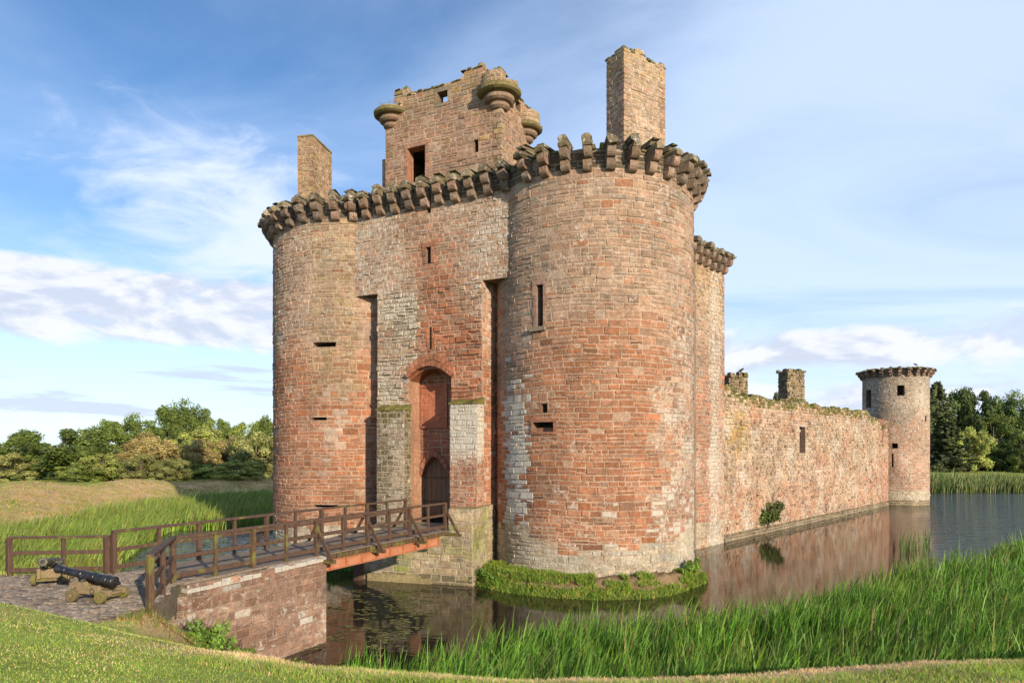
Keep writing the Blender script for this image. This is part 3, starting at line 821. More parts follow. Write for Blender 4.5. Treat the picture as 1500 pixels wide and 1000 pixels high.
# ---- cap house above the gate
CHO = O+B*3.5
CF = Plane(CHO, A, -B)
uR = CF.at(734, 200)[0]; uL = CF.at(566, 220)[0]
CFp = Plane(Vector(CF(uL, 0)), A, -B); wF = uR-uL
CRt = Plane(Vector(CF(uR, 0)), B, A); dR = CRt.at(776, 200)[0]
def col_ch(u, z, r):
    c = mixc((.37, .195, .125), TAN, r.random()*.75)
    if r.random() < .14: c = mixc(c, GREY, .6)
    c = bl(c, YEL, .05+.3*sst(23.5, 25.5, z), r, .2)
    return (*c, .22)
ZCH = 24.9
oc = [hole(CFp, 597, 623, 215, 266, .58)+((.36, .17, .10), 'open'), hole(CFp, 641, 656, 134, 151, .58)+((.24, .16, .11), 'open'), hole(CFp, 694, 701, 205, 223, .58)+((.24, .16, .11), 'open')]
def ztc(u):
    t = u/wF; 
    return 25.78+.10*vn(u*1.6, 77)+(.42 if .68 < t < .86 else 0)+(.38 if .10 < t < .20 else 0)-.5*(t < .1)
mb = MB()
masonry(mb, CFp, 0, wF, ZB+.3, 26.9, col_ch, oc, seed=81, ch=(.24, .36), sw=(.4, .95), topf=ztc, thick=.55, du=.3)
orr = [hole(CRt, 755, 762, 148, 162, .52)+((.24, .16, .11), 'open')]
ztr = lambda u: 25.35-.15*u/3+.15*vn(u*1.7, 91)
masonry(mb, CRt, 0, dR, ZB+.3, 26.2, col_ch, orr, seed=82, ch=(.2, .32), sw=(.25, .6), topf=ztr, thick=.5, du=.3)
CBk = Plane(Vector(CRt(dR, 0)), -A, B); CLf = Plane(Vector(CBk(wF, 0)), -B, -A)
masonry(mb, CBk, 0, wF, ZB+.3, 25.2, col_ch, seed=83, thick=.5, sw=(.5, 1), ch=(.3, .4)); masonry(mb, CLf, 0, dR, ZB+.3, 25.2, col_ch, seed=84, thick=.5, sw=(.5, 1), ch=(.3, .4))
rubble_top(mb, CFp, .4, wF*.98, ztc, .5, mossc, 85, (.2, .4), (.08, .2)); rubble_top(mb, CRt, 0, dR, ztr, .5, mossc, 86, (.2, .4), (.08, .2))
fl_ = [CFp(.3, 0, -.3), CFp(wF-.3, 0, -.3), CRt(dR-.3, 0, -.3), CLf(.3, 0, -.3)]
mb.prism([q[:2] for q in fl_], 23.0, 23.25, (.16, .12, .09))
quoins(mb, CF(uR, 0), -A, B, ZB+.9, 25.0, lambda u, z, r: (*mixc(TAN, YEL, r.random()*.6), .4), 87)
quoins(mb, CF(uL, 0), A, B, ZB+.9, 25.0, col_ch, 88)
cap = mb.build('cap_house', STONE, gate); tag(cap, 'square cap house with corner turrets above the gate')
frame(CFp, oc[1], .2, cap, 'window_surround', (.32, .25, .17), .035, 'lrtb')
frame(CFp, oc[0], .22, cap, 'window_surround', (.36, .2, .14), .03, 'lrt')
def turret(P, zb, s, name, lab, seed, broken):
    r = random.Random(seed); m = MB(); n = 28
    prof = [(.2, zb-.74*s), (.42*s, zb-.70*s), (.54*s, zb-.60*s), (.56*s, zb-.46*s), (.46*s, zb-.42*s), (.48*s, zb-.38*s), (.68*s, zb-.36*s), (.80*s, zb-.26*s), (.82*s, zb-.10*s), (.70*s, zb-.05*s), (.74*s, zb+.0), (1.02*s, zb+.02), (1.15*s, zb+.10*s), (1.17*s, zb+.24*s), (1.04*s, zb+.34*s)]
    for i in range(len(prof)-1):
        for k in range(n):
            a, b = 2*math.pi*k/n, 2*math.pi*(k+1)/n; (r0, z0), (r1, z1) = prof[i], prof[i+1]
            c = jit((.32, .215, .15) if i < 10 else (.24, .19, .085), r, .15, .12)
            w = lambda a, q, z: (P.x+q*math.cos(a)*(1+.02*vn(a*2, z, seed)), P.y+q*math.sin(a)*(1+.02*vn(a*2, z, seed)), z)
            m.quad([w(a, r0, z0), w(b, r0, z0), w(b, r1, z1), w(a, r1, z1)], c)
    m.prism([(P.x+1.1*s*math.cos(t*.4), P.y+1.1*s*math.sin(t*.4)) for t in range(16)], zb+.1, zb+.33*s, (.16, .15, .05))
    S = Cyl(Vector((P.x, P.y, 0)), .98*s)
    zt = lambda u: zb+.36*s+max(.04, broken(u/(.98*s)))*s+.05*vn(u*3, seed)
    masonry(m, S, -math.pi*.98*s, math.pi*.98*s, zb+.33*s, zb+2.0*s, lambda u, z, r: (*mixc(TAN, YEL, r.random()*.7), .2), seed=seed, ch=(.18, .26), sw=(.25, .45), topf=zt, thick=.28, du=.2)
    o = m.build(name, STONE, cap); tag(o, lab); return o
cFR = Vector(CF(uR-.25, 0, -.25)); cFL = Vector(CF(uL+.25, 0, -.25)); cBR = Vector(CRt(dR-.2, 0, -.2))
zt1 = EYE+(660-128)/FOC*(cFR.y-1); zt2 = EYE+(660-161)/FOC*(cFL.y-1); zt3 = EYE+(660-187)/FOC*(cBR.y-.6)
turret(cFR, zt1, 1.0, 'corner_turret', 'corner turret at the near corner, broken parapet', 91, lambda a: .55 if -1.3 < a < .15 else (.1 if a < 1.2 else .4))
turret(cFL, zt2, .92, 'corner_turret', 'corner turret with grass on its top', 92, lambda a: .05 if -2.5 < a < .55 else .35)
turret(cBR, zt3, .85, 'corner_turret', 'corner turret on the far right corner', 93, lambda a: .75)
m = MB(); fp = Vector(CF(uR-1.35, 0, -.35))
m.lathe([(.3, 0), (.26, .25), (.17, .35), (.22, .5), (.27, .68), (.2, .88), (.06, .98)], 10, Matrix.Translation((fp.x, fp.y, 25.6)), (.24, .19, .10)); m.build('finial', STONE, cap)
m = MB(); lp = Vector(CF(uL-.75, 0, -.6)); stone_box(m, lp, A, .8, B, 1.2, ZB+.3, EYE+(660-234)/FOC*lp.y, col_ch, faces='frl', seed=94, sw=(.3, .6)); m.build('stair_stub', STONE, cap)

# ---- chimney stacks
def col_cm(u, z, r):
    c = mixc(TAN, PINK, r.random()*.5)
    c = bl(c, YEL, .08+.5*sst(25.5, 29, z), r, .2)
    return (*c, .5)
mb = MB(); p1 = Vector((6.31, 38.5, 0)); zc = EYE+(660-66)/FOC*38.5
CW = Vector((.83, .558, 0)); CN = Vector((-.558, .83, 0)); zpk = lambda u: zc-.10*u-.03*u*u
stone_box(mb, p1, CW, 3.25, CN, 1.4, ZB, zc+.2, col_cm, seed=101, ch=(.2, .36), sw=(.35, .9), capc=(.16, .14, .07), topf=lambda u: zc-.10-.05*u+.22*vn(u*1.2, 17)+.10*vn(u*4, 3), grid=.22, thick=.35)
rubble_top(mb, Plane(p1, CW, -CN), -.02, 3.2, lambda u: zc-.08-.05*u+.22*vn(u*1.2, 17), 1.3, mossc, 103, (.2, .5), (.08, .22), .4, .03)
quoins(mb, p1, CW, CN, ZB, zc-.15, col_cm, 104); quoins(mb, p1+CW*3.25, -CW, CN, ZB, zc-.4, col_cm, 105); quoins(mb, p1+CN*1.4, CW, -CN, ZB, zc-.15, col_cm, 106)
o = mb.build('chimney_stack', STONE, gate); tag(o, 'tall broad chimney stack behind the right tower')
mb = MB(); p2 = Vector((-14.15, 45.2, 0)); e2 = Vector((.194, .981, 0)); f2 = Vector((.981, -.194, 0)); zc2 = EYE+(660-200)/FOC*45.1
def col_c2(u, z, r):
    c = mixc((.36, .21, .12), TAN, r.random()*.7)
    c = bl(c, YEL, .3, r, .2)
    return (*c, .25)
stone_box(mb, p2, f2, 1.02, e2, 2.7, ZB-6, zc2, col_c2, seed=111, ch=(.2, .34), sw=(.3, .8), capc=(.2, .17, .09))
for a in (0, .9, 1.8): mb.box(p2-f2*.06-e2*.06+e2*a+Vector((0, 0, zc2-.01)), f2*1.14, e2*(1.0 if a == 1.8 else .88), (0, 0, .1), (.28, .23, .14))
quoins(mb, p2, f2, e2, ZB-1, zc2, col_c2, 114, (.4, .22)); quoins(mb, p2+f2*1.02, -f2, e2, ZB-1, zc2, col_c2, 115, (.4, .22)); quoins(mb, p2+f2*1.02+e2*2.7, -f2, -e2, ZB-1, zc2, col_c2, 116, (.4, .22))
o = mb.build('chimney_stack', STONE, gate); tag(o, 'small narrow chimney stack behind the left tower')

# ================================================================== west curtain wall
def col_w(u, z, r):
    n = vn(u*.22, z*.3, 55); n2 = vn(u*.6, z*.6, 57)
    top = ztopw(u)-z
    if top < .55 and r.random() < .6: return (*mixc(MOSS, (.22, .19, .05), r.random()), .1)
    if z < .45: return (*jit((.20, .16, .10), r)[:3], .1)
    pr = .12+.55*sst(-.1, .6, n+.45*sst(7, 1.0, z)-.05)
    if u > 40.5: pr = .75
    c = bl(mixc((.43, .29, .185), (.53, .405, .28), r.random()), mixc((.45, .205, .12), (.48, .275, .18), r.random()), pr, r, .22)
    if u < 10: c = bl(c, (.45, .30, .09), .8*math.exp(-((u-6.3)/1.8)**2)*sst(5.0, 6.6, z)*sst(9, 8, z)-.05+.3*n2, r, .2)
    c = bl(c, (.42, .29, .11), .22*sst(6, 9, z)+.25*n2-.1, r, .12)
    if r.random() < .10: c = mixc(c, GREY, .6)
    if r.random() < .09: c = mixc(c, (.14, .10, .075), .7)
    return (*c, .5+.4*n2)
UE = WEST.at(1301, 700)[0]
def ztopw(u):
    z = 9.55+.35*vn(u*.30, 61)+.22*vn(u*1.2, 62)
    if u < 7: z += .35*sst(7, 4.4, u)
    if u > 36.5: z -= .5*sst(36.5, 39, u)
    if u > UE-3.3: z = 8.6+.4*vn(u*2, 63)
    if UE-2.6 < u < UE-1.7: z = 6.6
    if UE-1.0 < u < UE-.4: z = 9.3
    if u >= UE-.4: z = 8.0
    return z
curt = thing('curtain_wall', 'long ruined stone curtain wall rising from the moat, moss along its broken top', 'castle wall', tuple(Vector(WEST(22, 0, -1))), kind='thing')
ow = [hole(WEST, 1170, 1179, 625, 663, 1.6)]
mb = MB()
masonry(mb, WEST, WLn, UE, -.6, 10.6, col_w, ow, seed=121, ch=(.15, .27), sw=(.2, .55), topf=ztopw, thick=1.8, du=.4, prot=(.0, .085), gap=.012, mort=.3)
rubble_top(mb, WEST, WLn, UE-3.3, ztopw, 1.6, lambda u, z, r: (*mixc((.16, .15, .04), (.26, .22, .10), r.random()), .1), 123, (.25, .6), (.12, .4), .5)
masonry(mb, WEST, WLn, UE, -.6, .32, lambda u, z, r: (.19, .155, .10, .1), seed=124, ch=(.3, .4), sw=(.4, .9), back=.06)
cw = mb.build('wall_face', STONE, curt)
frame(WEST, ow[0], .22, curt, 'window_surround', (.50, .40, .30), .05, 'lrtb')

# ruined chimney stubs rising behind the curtain wall
def ruin(px0, px1, ptop, Y, seed, lab, dep=1.3):
    x0, x1 = (px0-750)/FOC*Y, (px1-750)/FOC*Y
    mb = MB(); w = (x1-x0)*.86; z1 = EYE+(660-ptop)/FOC*Y
    base = Vector((x0, Y, 0))
    du = Vector((.94, .34, 0)); dv = Vector((-.34, .94, 0))
    cc = lambda u, z, r: (*mixc((.24, .175, .11), (.33, .24, .15), r.random()), .25) if r.random() > .15 else (*MOSS, .1)
    S = [Plane(base, du, -dv), Plane(base+du*w, dv, du)]
    stone_box(mb, base, du, w, dv, dep, 0, z1, cc, seed=seed, ch=(.16, .28), sw=(.2, .5), prot=(.01, .12), wob=.06)
    rubble_top(mb, S[0], -.05, w, lambda u: z1+.12*vn(u*2, seed), dep, cc, seed+7, (.25, .5), (.12, .4), .4)
    o = thing('ruined_chimney', lab, 'chimney stub', tuple(base)); mb.build('masonry_stub', STONE, o); return o
ruin(1070, 1106, 550, 50, 131, 'low crumbling stone chimney stub behind the wall, next to the side block')
ruin(1155, 1189, 543, 62, 132, 'taller square ruined chimney stub standing alone behind the wall')

# ================================================================== corner tower
ctow = thing('corner_tower', 'slender round corner tower with a ring of corbels at the far end of the wall', 'tower', tuple(CM))
def col_m(u, z, r):
    n = vn(u*.5, z*.4, 66)
    if z < .5: return (.22, .18, .11, .1)
    if z < 1.6: return (*PALE, .6)
    c = bl(mixc((.34, .255, .18), (.43, .345, .255), r.random()), mixc((.42, .20, .125), (.44, .26, .175), r.random()), sst(10.5, 8.5, z+1.5*vn(u*.6, 1))*(.72+.6*n), r, .2)
    if r.random() < .15: c = mixc(c, GREY, .6)
    if z > 11.5: c = mixc(c, GREY, .35)
    return (*c, .5+.3*n)
ZM = EYE+(660-551)/FOC*73.6
om = [hole(TM, 1314.5, 1325, 564, 579, .9), hole(TM, 1306.5, 1315, 649, 656.5, .9), hole(TM, 1306.5, 1309, 664, 684, .7), hole(TM, 1269, 1276, 571, 597, .9), hole(TM, 1355, 1357, 609, 617, .7)]
mb = MB()
masonry(mb, TM, -RM*math.pi, RM*math.pi, -.6, ZM+.1, col_m, om, seed=141, ch=(.2, .32), sw=(.25, .6), du=.4)
ztm = lambda u: ZM+.92+.06*vn(u*2, 5)
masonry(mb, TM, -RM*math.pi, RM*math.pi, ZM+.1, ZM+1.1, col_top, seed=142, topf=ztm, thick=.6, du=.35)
rubble_top(mb, TM, -RM*math.pi, RM*math.pi, ztm, .55, mossc, 143, (.3, .6), (.08, .16), .4, .35)
mb.prism([TM(RM*math.radians(a), 0, -.3)[:2] for a in range(0, 360, 15)], ZM+.4, ZM+.6, (.16, .15, .07))
cts = mb.build('tower_shaft', STONE, ctow)
corbel_ring(TM, cts, -RM*math.pi*.97, RM*math.pi*.97, .80, ZM, CORBS, 12)
# broken wing of walling where the curtain meets the tower
mb = MB()
for (px, z0, z1, w) in ((1297, 0, 8.3, .7),):
    p = Vector(TM(TM.at(px, 640)[0], 0, .35)); stone_box(mb, p-W*.4, W, w, -WN, 1.0, z0, z1, col_w, faces='frl', seed=151, ch=(.16, .26), sw=(.2, .5))
mb.build('broken_buttress', STONE, ctow)
# ================================================================== terrain
MOAT = np.array([(-3.4, 15.4), (0, 15.3), (5, 15.6), (12, 16.3), (20, 19.5), (28, 26), (45, 42), (70, 66), (110, 93), (110, 99), (60, 96.5), (10, 100), (-12, 93),
                 (-27, 89), (-34, 80), (-37, 68), (-35.5, 55), (-35.5, 47), (-42, 38), (-46, 28), (-40, 21), (-14, 19.2), (-11.2, 19.4), (-9.2, 20.4), (-7.0, 18.0), (-5.4, 16.5)])
def inside(X, Y, poly):
    r = np.zeros(X.shape, bool); n = len(poly)
    for i in range(n):
        x0, y0 = poly[i]; x1, y1 = poly[(i+1) % n]
        c = ((y0 > Y) != (y1 > Y)) & (X < (x1-x0)*(Y-y0)/((y1-y0) if y1 != y0 else 1e-9)+x0); r ^= c
    return r
def dist_to(X, Y, poly, closed=True):
    d = np.full(X.shape, 1e9); n = len(poly)
    for i in range(n if closed else n-1):
        x0, y0 = poly[i]; x1, y1 = poly[(i+1) % n]; L = (x1-x0)**2+(y1-y0)**2+1e-9
        t = np.clip(((X-x0)*(x1-x0)+(Y-y0)*(y1-y0))/L, 0, 1)
        d = np.minimum(d, np.hypot(X-x0-t*(x1-x0), Y-y0-t*(y1-y0)))
    return d
def npsm(a, b, x):
    t = np.clip((x-a)/(b-a), 0, 1); return t*t*(3-2*t)
def wav(X, Y, s, seed):
    r = np.random.default_rng(seed); o = 0
    for k in range(7):
        a = r.uniform(0, 6.28); f = s*r.uniform(.5, 1.9); o = o+np.sin((X*np.cos(a)+Y*np.sin(a))*f+r.uniform(0, 6.28))*r.uniform(.5, 1)
    return o/4.0
CX = [-40, -9, -5.9, -3.1, 0, 3.9, 9.4, 20, 40, 70, 110]; CZ = [3.6, 3.34, 2.85, 2.48, 2.32, 2.32, 2.21, 2.2, 2.2, 2.1, 2.0]; CY = [12, 12, 11.5, 11.2, 11, 11.2, 12.5, 16.5, 30, 55, 85]
def ground(X, Y):
    X = np.asarray(X, float); Y = np.asarray(Y, float)
    zc = np.interp(X, CX, CZ); yc = np.interp(X, CX, CY)
    t = np.clip(Y/yc, -1, 1); zl = 4.2+(zc-4.2)*np.clip(t, -.3, 1)
    zl = np.where(Y > yc, zc-.52*(Y-yc), zl)-.12*np.exp(-((Y-yc)/.8)**2)
    flat = npsm(-6.75, -7.2, X)*npsm(28, 22, Y)
    zl = np.where(Y > yc-1, np.maximum(zl, 2.6*flat-3*(1-flat)), zl)
    far = npsm(24, 36, Y)*npsm(30, -10, X)+npsm(60, 85, Y)*npsm(10, 40, X)*1.0
    far = np.clip(far, 0, 1)
    right = npsm(20, 50, X)
    zfar = 1.75*(1-right)+1.1*right+1.0*npsm(98, 125, Y)*right+1.35*np.exp(-((X+46)/6)**2-((Y-66)/5)**2)+1.15*np.exp(-((X+42)/5)**2-((Y-78)/4.5)**2)+.5*np.exp(-((X+36)/9)**2-((Y-90)/4)**2)
    zfar = zfar+.15*wav(X, Y, .12, 3)+1.2*npsm(120, 260, Y)+np.clip((np.hypot(X, Y)-400)/400, 0, 1)*3
    z = zl*(1-far)+zfar*far
    ins = inside(X, Y, MOAT); d = dist_to(X, Y, MOAT)
    bank = np.where(Y > 40, .30, .58+.22*npsm(-3.4, -5.4, X))
    z = np.minimum(z, np.where(ins, -np.minimum(1.3, .25*d)-.03, d*bank-.03))
    z = z+np.where(ins, 0, .05*wav(X, Y, .9, 8)*npsm(.3, 2, d)+.02*wav(X, Y, 3.1, 9)*npsm(.3, 2, d))
    return z
def axis(segs):
    o = []
    for a, b, s in segs: o += list(np.arange(a, b, s))
    return np.array(o+[segs[-1][1]])
gx = axis([(-900, -200, 50), (-200, -70, 8), (-70, -20, 1.2), (-20, -12, .4), (-12, 16, .28), (16, 50, 1.2), (50, 130, 4), (130, 900, 55)])
gy = axis([(-60, -4, 4), (-4, 5, .8), (5, 24, .26), (24, 60, 1.0), (60, 100, .8), (100, 160, 4), (160, 900, 50)])
GX, GY = np.meshgrid(gx, gy); GZ = ground(GX, GY)
nx, ny = len(gx), len(gy)
V = np.stack([GX, GY, GZ], -1).reshape(-1, 3)
ii = (np.arange(ny-1)[:, None]*nx+np.arange(nx-1)[None]).ravel()
F = np.stack([ii, ii+1, ii+1+nx, ii+nx], 1)
def ground_col(X, Y):
    n1 = wav(X, Y, .35, 21); n2 = wav(X, Y, 1.3, 22)
    ins = inside(X, Y, MOAT); d = dist_to(X, Y, MOAT); d = np.where(ins, -d, d)
    green = np.stack([.22+.03*n1, .27+.03*n1, .055+0*n1], -1); straw = np.array([.46, .31, .155]); mud = np.array([.06, .05, .03])
    yc = np.interp(X, CX, CY)
    dry = npsm(.0, .8, n2*.5+n1*.4)*.5+.9*npsm(-1.6, -.3, Y-yc)*npsm(2.0, .6, Y-yc)*npsm(-7.5, -4, X)
    lb = npsm(13, 6, d+2.5*n1)*npsm(-12, -22, X)*npsm(38, 46, Y)
    pk = np.exp(-((X+42)/6)**2-((Y-77)/5)**2)+np.exp(-((X+46)/7)**2-((Y-64)/6)**2)
    dry = np.clip(np.maximum(dry, lb*(.8+.2*n2)+pk*.3), 0, 1)*npsm(-.1, .6, d)
    dry = np.maximum(dry, .85*npsm(-8.0, -7.5, X)*npsm(-5.6, -6.4, X)*npsm(12.6, 13.4, Y)*npsm(18, 17, Y))
    rb = npsm(6, 3, d)*npsm(50, 60, X)*.6
    dry = np.maximum(dry, rb*npsm(-.3, .6, n2))
    c = green*(1-dry[..., None])+straw*dry[..., None]
    t = npsm(.5, -.1, d)[..., None]
    return c*(1-t)+mud*t
C = np.concatenate([ground_col(GX, GY).reshape(-1, 3), np.zeros((nx*ny, 1))], 1)
def ground_mat():
    m, nt = mat_new('turf'); g = G(nt); P = g.geo(); a = g.attr('Col')
    f = g.math('MULTIPLY', g.map(g.noise(P, 1.1, 6, .65), .3, .7, .7, 1.3), g.map(g.noise(P, 14, 4, .7), .3, .7, .7, 1.3))
    c = g.vmath('SCALE', a.outputs['Color'], scale=f)
    c = g.mix(g.math('MULTIPLY', g.map(g.noise(P, .6, 7, .7), .55, .7), .35), c, (.28, .21, .08, 1))
    g.out(c, .95, g.bump(g.noise(P, 20, 4, .7), .6, .05), .1); return m
gr = link('ground', np_mesh('ground', V, F, C, ground_mat(), True)); tag(gr, kind='structure')
# moat water
mb = MB(); mb.quad([(-160, 5, 0), (170, 5, 0), (170, 150, 0), (-160, 150, 0)], (0, 0, 0))
wt = mb.build('water', WATER); tag(wt, kind='structure')

# grassy islets at the tower feet
def bareness(a, z):
    return vn(a*4, z*4, 5)+.6*vn(a*11, z*6, 9)+.5*(.25 < a < .8)-.55*(z < .28)
def islet(name, c, r0, r1f, h, a0, a1, seed):
    mb = MB(); n = 200; k = 18
    S = Cyl(c, 1.0)
    for i in range(n+1):
        a = a0+(a1-a0)*i/n; R = r1f(a)+.18*vn(a*5, seed)+.1*vn(a*13, seed)
        for j in range(k+1):
            t = j/k; rr = R+(r0-R)*t; f = min(1, t*4)
            z = -.5+(.5+h)*min(1, 1.9*t)**.7+f*(.10*vn(a*9, t*4, seed)+.07*vn(a*34, t*13, seed)+.04*vn(a*80, t*30, seed))
            p = S(a, z, rr-1.0)
            e = sst(.12, .28, t+.1*vn(a*8, 2, seed)); q = sst(-.1, .3, bareness(a, z)+.2*vn(a*40, t*9))
            mb.vert(p, mixc((.13, .10, .055), mixc((.16, .20, .035), (.21, .14, .075), q), e))
    for i in range(n):
        for j in range(k):
            q = i*(k+1)+j; mb.f.append([q, q+k+1, q+k+2, q+1])
    o = mb.build(name, ground_mat_i, None, True); tag(o, kind='structure'); return o
ground_mat_i = bpy.data.materials['turf']
islet('islet_ground', CR, RR-.2, lambda a: 7.05-1.2*sst(.2, .95, a)-.2*sst(-.6, -1.1, a), .62, -1.25, 1.15, 3)
islet('bank_ground', CL, RL-.2, lambda a: 8.0-1.2*abs(a-.75), .75, -.4, 1.5, 5)

# cobbled approach
mb = MB()
COB = [(-30, 18.0), (-13, 17.75), (-10.5, 18.15), (-8.35, 19.6), (-7.1, 19.0), (-8.15, 16.75), (-7.45, 13.95), (-7.75, 13.2), (-8.8, 12.4), (-30, 10.5)]
def col_cob(x, y, r): return mixc((.27, .225, .19), (.36, .29, .23), r.random()) if r.random() > .1 else (.20, .17, .15)
rc = random.Random(77); cobP = np.array(COB); y = 11.0
mb.prism(COB[::-1], 2.0, 2.655, (.21, .17, .115))
while y < 19.6:
    h = rc.uniform(.11, .19); x = -20.0
    while x < -6.0:
        w = rc.uniform(.14, .34); cx, cy = x+w/2, y+h/2
        if inside(np.array([cx]), np.array([cy]), cobP)[0] and not (cx > -9.2 and cy > 17.6):
            c = jit(col_cob(cx, cy, rc), rc, .2); k = len(mb.v); z = 2.66
            J = lambda: rc.uniform(-.014, .014)
            Q = [(x+.012+J(), y+.012+J()), (x+w-.012+J(), y+.012+J()), (x+w-.012+J(), y+h-.012+J()), (x+.012+J(), y+h-.012+J())]
            for q in Q: mb.vert((q[0], q[1]+.25*vn(q[0]*.25, 3), z-.02), c)
            for q in Q: mb.vert((cx+(q[0]-cx)*.72, cy+(q[1]-cy)*.68+.25*vn(q[0]*.25, 3), z+rc.uniform(.012, .04)), c)
            mb.f.append([k+4, k+5, k+6, k+7])
            for t in range(4):
                t2 = (t+1) % 4; mb.f.append([k+t, k+t2, k+4+t2, k+4+t])
        x += w
    y += h
cb = mb.build('cobbled_path', STONE); tag(cb, kind='structure')

# ================================================================== bridge
BU = Vector((.4472, .8944, 0)); BR = Vector((.8944, -.4472, 0))
KR = Vector((-8.3, 16.7, 0)); KL = Vector((-10.5, 18.0, 0)); LEN = 12.46; ZD = 2.67
FR0 = Vector((-7.35, 13.86, 0))
bridge = thing('timber_footbridge', 'brown timber footbridge with strutted handrails leading over the moat to the castle', 'footbridge', tuple(KR+BU*6-BR*1.3+Vector((0, 0, ZD))))
# stone causeway carrying the near half
def col_ab(u, z, r):
    n = vn(u*.7, z*.7, 88)
    c = bl((.26, .155, .11), (.42, .265, .185), .4+.5*n, r, .25)
    if r.random() < .03: c = (.50, .44, .37)
    return (*c, .42+.3*n)
WA0 = KR+BU*.15+BR*.30; AL = 4.95; WA1 = WA0+BU*AL
caus = thing('bridge_causeway', 'rough purple brown stone causeway wall with pale coping under the near end of the bridge', 'causeway', tuple(WA0+BU*2.5))
SW = Plane(WA0, BU, BR)
mb = MB(); ztA = lambda u: 2.44+.10*sst(0, 5, u)
masonry(mb, SW, 0, AL, -.7, 2.6, col_ab, seed=161, ch=(.2, .34), sw=(.35, .8), topf=ztA, prot=(.0, .04), wob=.05, gap=.01, mort=.25)
masonry(mb, Plane(WA1, -BR, BU), 0, 4.0, -.7, 2.5, col_ab, seed=162, ch=(.2, .34), sw=(.35, .8), mort=.25)
# rounded, broken near end
prev = WA0
for i in range(1, 6):
    a = i/5*1.35; q = WA0+BR*(-.9*(1-math.cos(a)))-BU*(.9*math.sin(a))
    d = q-prev; L = d.length; masonry(mb, Plane(q, (-d).normalized(), Vector((-d.y, d.x, 0)).normalized()*-1 if False else Vector(((-d).y, d.x, 0)).normalized()), 0, L, .4, 2.45-.1*i, col_ab, seed=163+i, ch=(.18, .3), sw=(.2, .4), prot=(.02, .16), wob=.1)
    prev = q
pl = [WA0+BU*AL, WA0, WA0-BR*.8-BU*.9, KL-BR*.5, KL-BR*.5+BU*AL*1.0]
mb.prism([(p.x-.02*BR.x, p.y-.02*BR.y) for p in pl][::-1], -.5, 2.42, (.20, .16, .11))
mb.build('causeway_wall', STONE, caus)
mb = MB(); rr = random.Random(9); u = 0
while u < AL-.05:
    w = min(rr.uniform(.25, .5), AL-u); z = ztA(u)
    mb.box(SW(u+.01, z-.03, .05), BU*(w-.02), -BR*rr.uniform(.3, .4), (0, 0, rr.uniform(.09, .15)), (*jit((.55, .49, .41), rr)[:3], .9)); u += w
mb.build('coping', STONE, caus)
# path on the causeway and plank deck
mb = MB()
for i in range(int(LEN/.155)+3):
    l = -.35+i*.155; 
    if l > LEN+.55: break
    w0 = KR+BU*l+BR*.12; mb.box(w0+Vector((0, 0, ZD-.07+rnd.uniform(-.006, .006))), -BR*2.72, BU*.142, (0, 0, .06))
mb.build('deck', DECK, bridge)
mb = MB()
for i in range(52):
    l = 5.05+i*.145
    if l > 12.3: break
    mb.box(KR+BU*l+BR*.13+Vector((0, 0, ZD-.16)), BR*rnd.uniform(.10, .16), BU*.12, (0, 0, .13))
mb.build('plank_ends', TIMBER_M, bridge)
for off in (.16, -2.4):
    mb = MB(); b0 = KR+BU*4.85+BR*off; b1 = KR+BU*11.75+BR*off
    for (z, h, w) in ((2.16, .02, .2), (2.18, .30, .02), (2.47, .02, .2)):
        mb.box(b0+Vector((0, 0, z))-BR*w/2, b1-b0, BR*w, (0, 0, h))
    for k in range(9):
        mb.box(b0+BU*(.5+k*.78)+Vector((0, 0, 2.18)), BU*.012, BR*.1, (0, 0, .29))
    mb.build('steel_beam', RUST, bridge)
mb = MB(); mb.box((-7.25, 31.2, -1.2), BU*.3, BR*.36, (0, 0, 3.36)); mb.build('shadow_block', TIMBER, bridge)  # dark block added to stand in for shade beside the landing
RH = 1.10
def rail_run(p0, p1, z, name, w, h, parent, mat=TIMBER):
    mb = MB(); d = (p1-p0).normalized()
    mb.bar(p0-d*.04+Vector((0, 0, z)), p1+d*.04+Vector((0, 0, z)), w, h); return mb.build(name, mat, parent, bevel=.008)
def rail_set(p0, p1, parent, side):
    rail_run(p0, p1, ZD+RH, 'top_rail', .15, .07, parent)
    o = side*.02
    rail_run(p0, p1, ZD+.62, 'middle_rail', .055, .10, parent); rail_run(p0, p1, ZD+.16, 'lower_rail', .055, .12, parent)
def post(p, parent, big, out=None, mat=TIMBER, zb=ZD-.12, top=RH-.03):
    s = .125 if big else .09
    mb = MB(); mb.box(p-BU*s/2-BR*s/2+Vector((0, 0, zb)), BU*s, BR*s, (0, 0, ZD+top-zb)); o = mb.build('rail_post', mat, parent, bevel=.01)
    if out is not None:
        mb = MB(); mb.bar(p+out*.04+Vector((0, 0, ZD+.80)), p+out*.62+Vector((0, 0, ZD-.10)), .07, .10); mb.build('strut', TIMBER, o)
        mb = MB(); mb.box(p-BU*.06-out*.2+Vector((0, 0, ZD-.22)), BU*.12, out*.95, (0, 0, .11)); mb.build('outrigger', TIMBER_M, o)
rail_set(KR, KR+BU*LEN, bridge, 1)
for i in range(11):
    l = LEN*i/10; strut = i in (4, 6, 8, 10)
    post(KR+BU*l, bridge, i in (0, 2, 4, 6, 8, 10), BR if strut else None, TIMBER_M if i in (1, 2, 3) else TIMBER, ZD-.12 if i > 3 else ZD-.2)
LLEN = 13.1
rail_set(KL, KL+BU*LLEN, bridge, -1)
for i in range(11):
    l = LLEN*i/10; strut = i in (4, 6, 8, 10)
    post(KL+BU*l, bridge, True if i % 2 == 0 else False, -BR if strut else None, TIMBER)
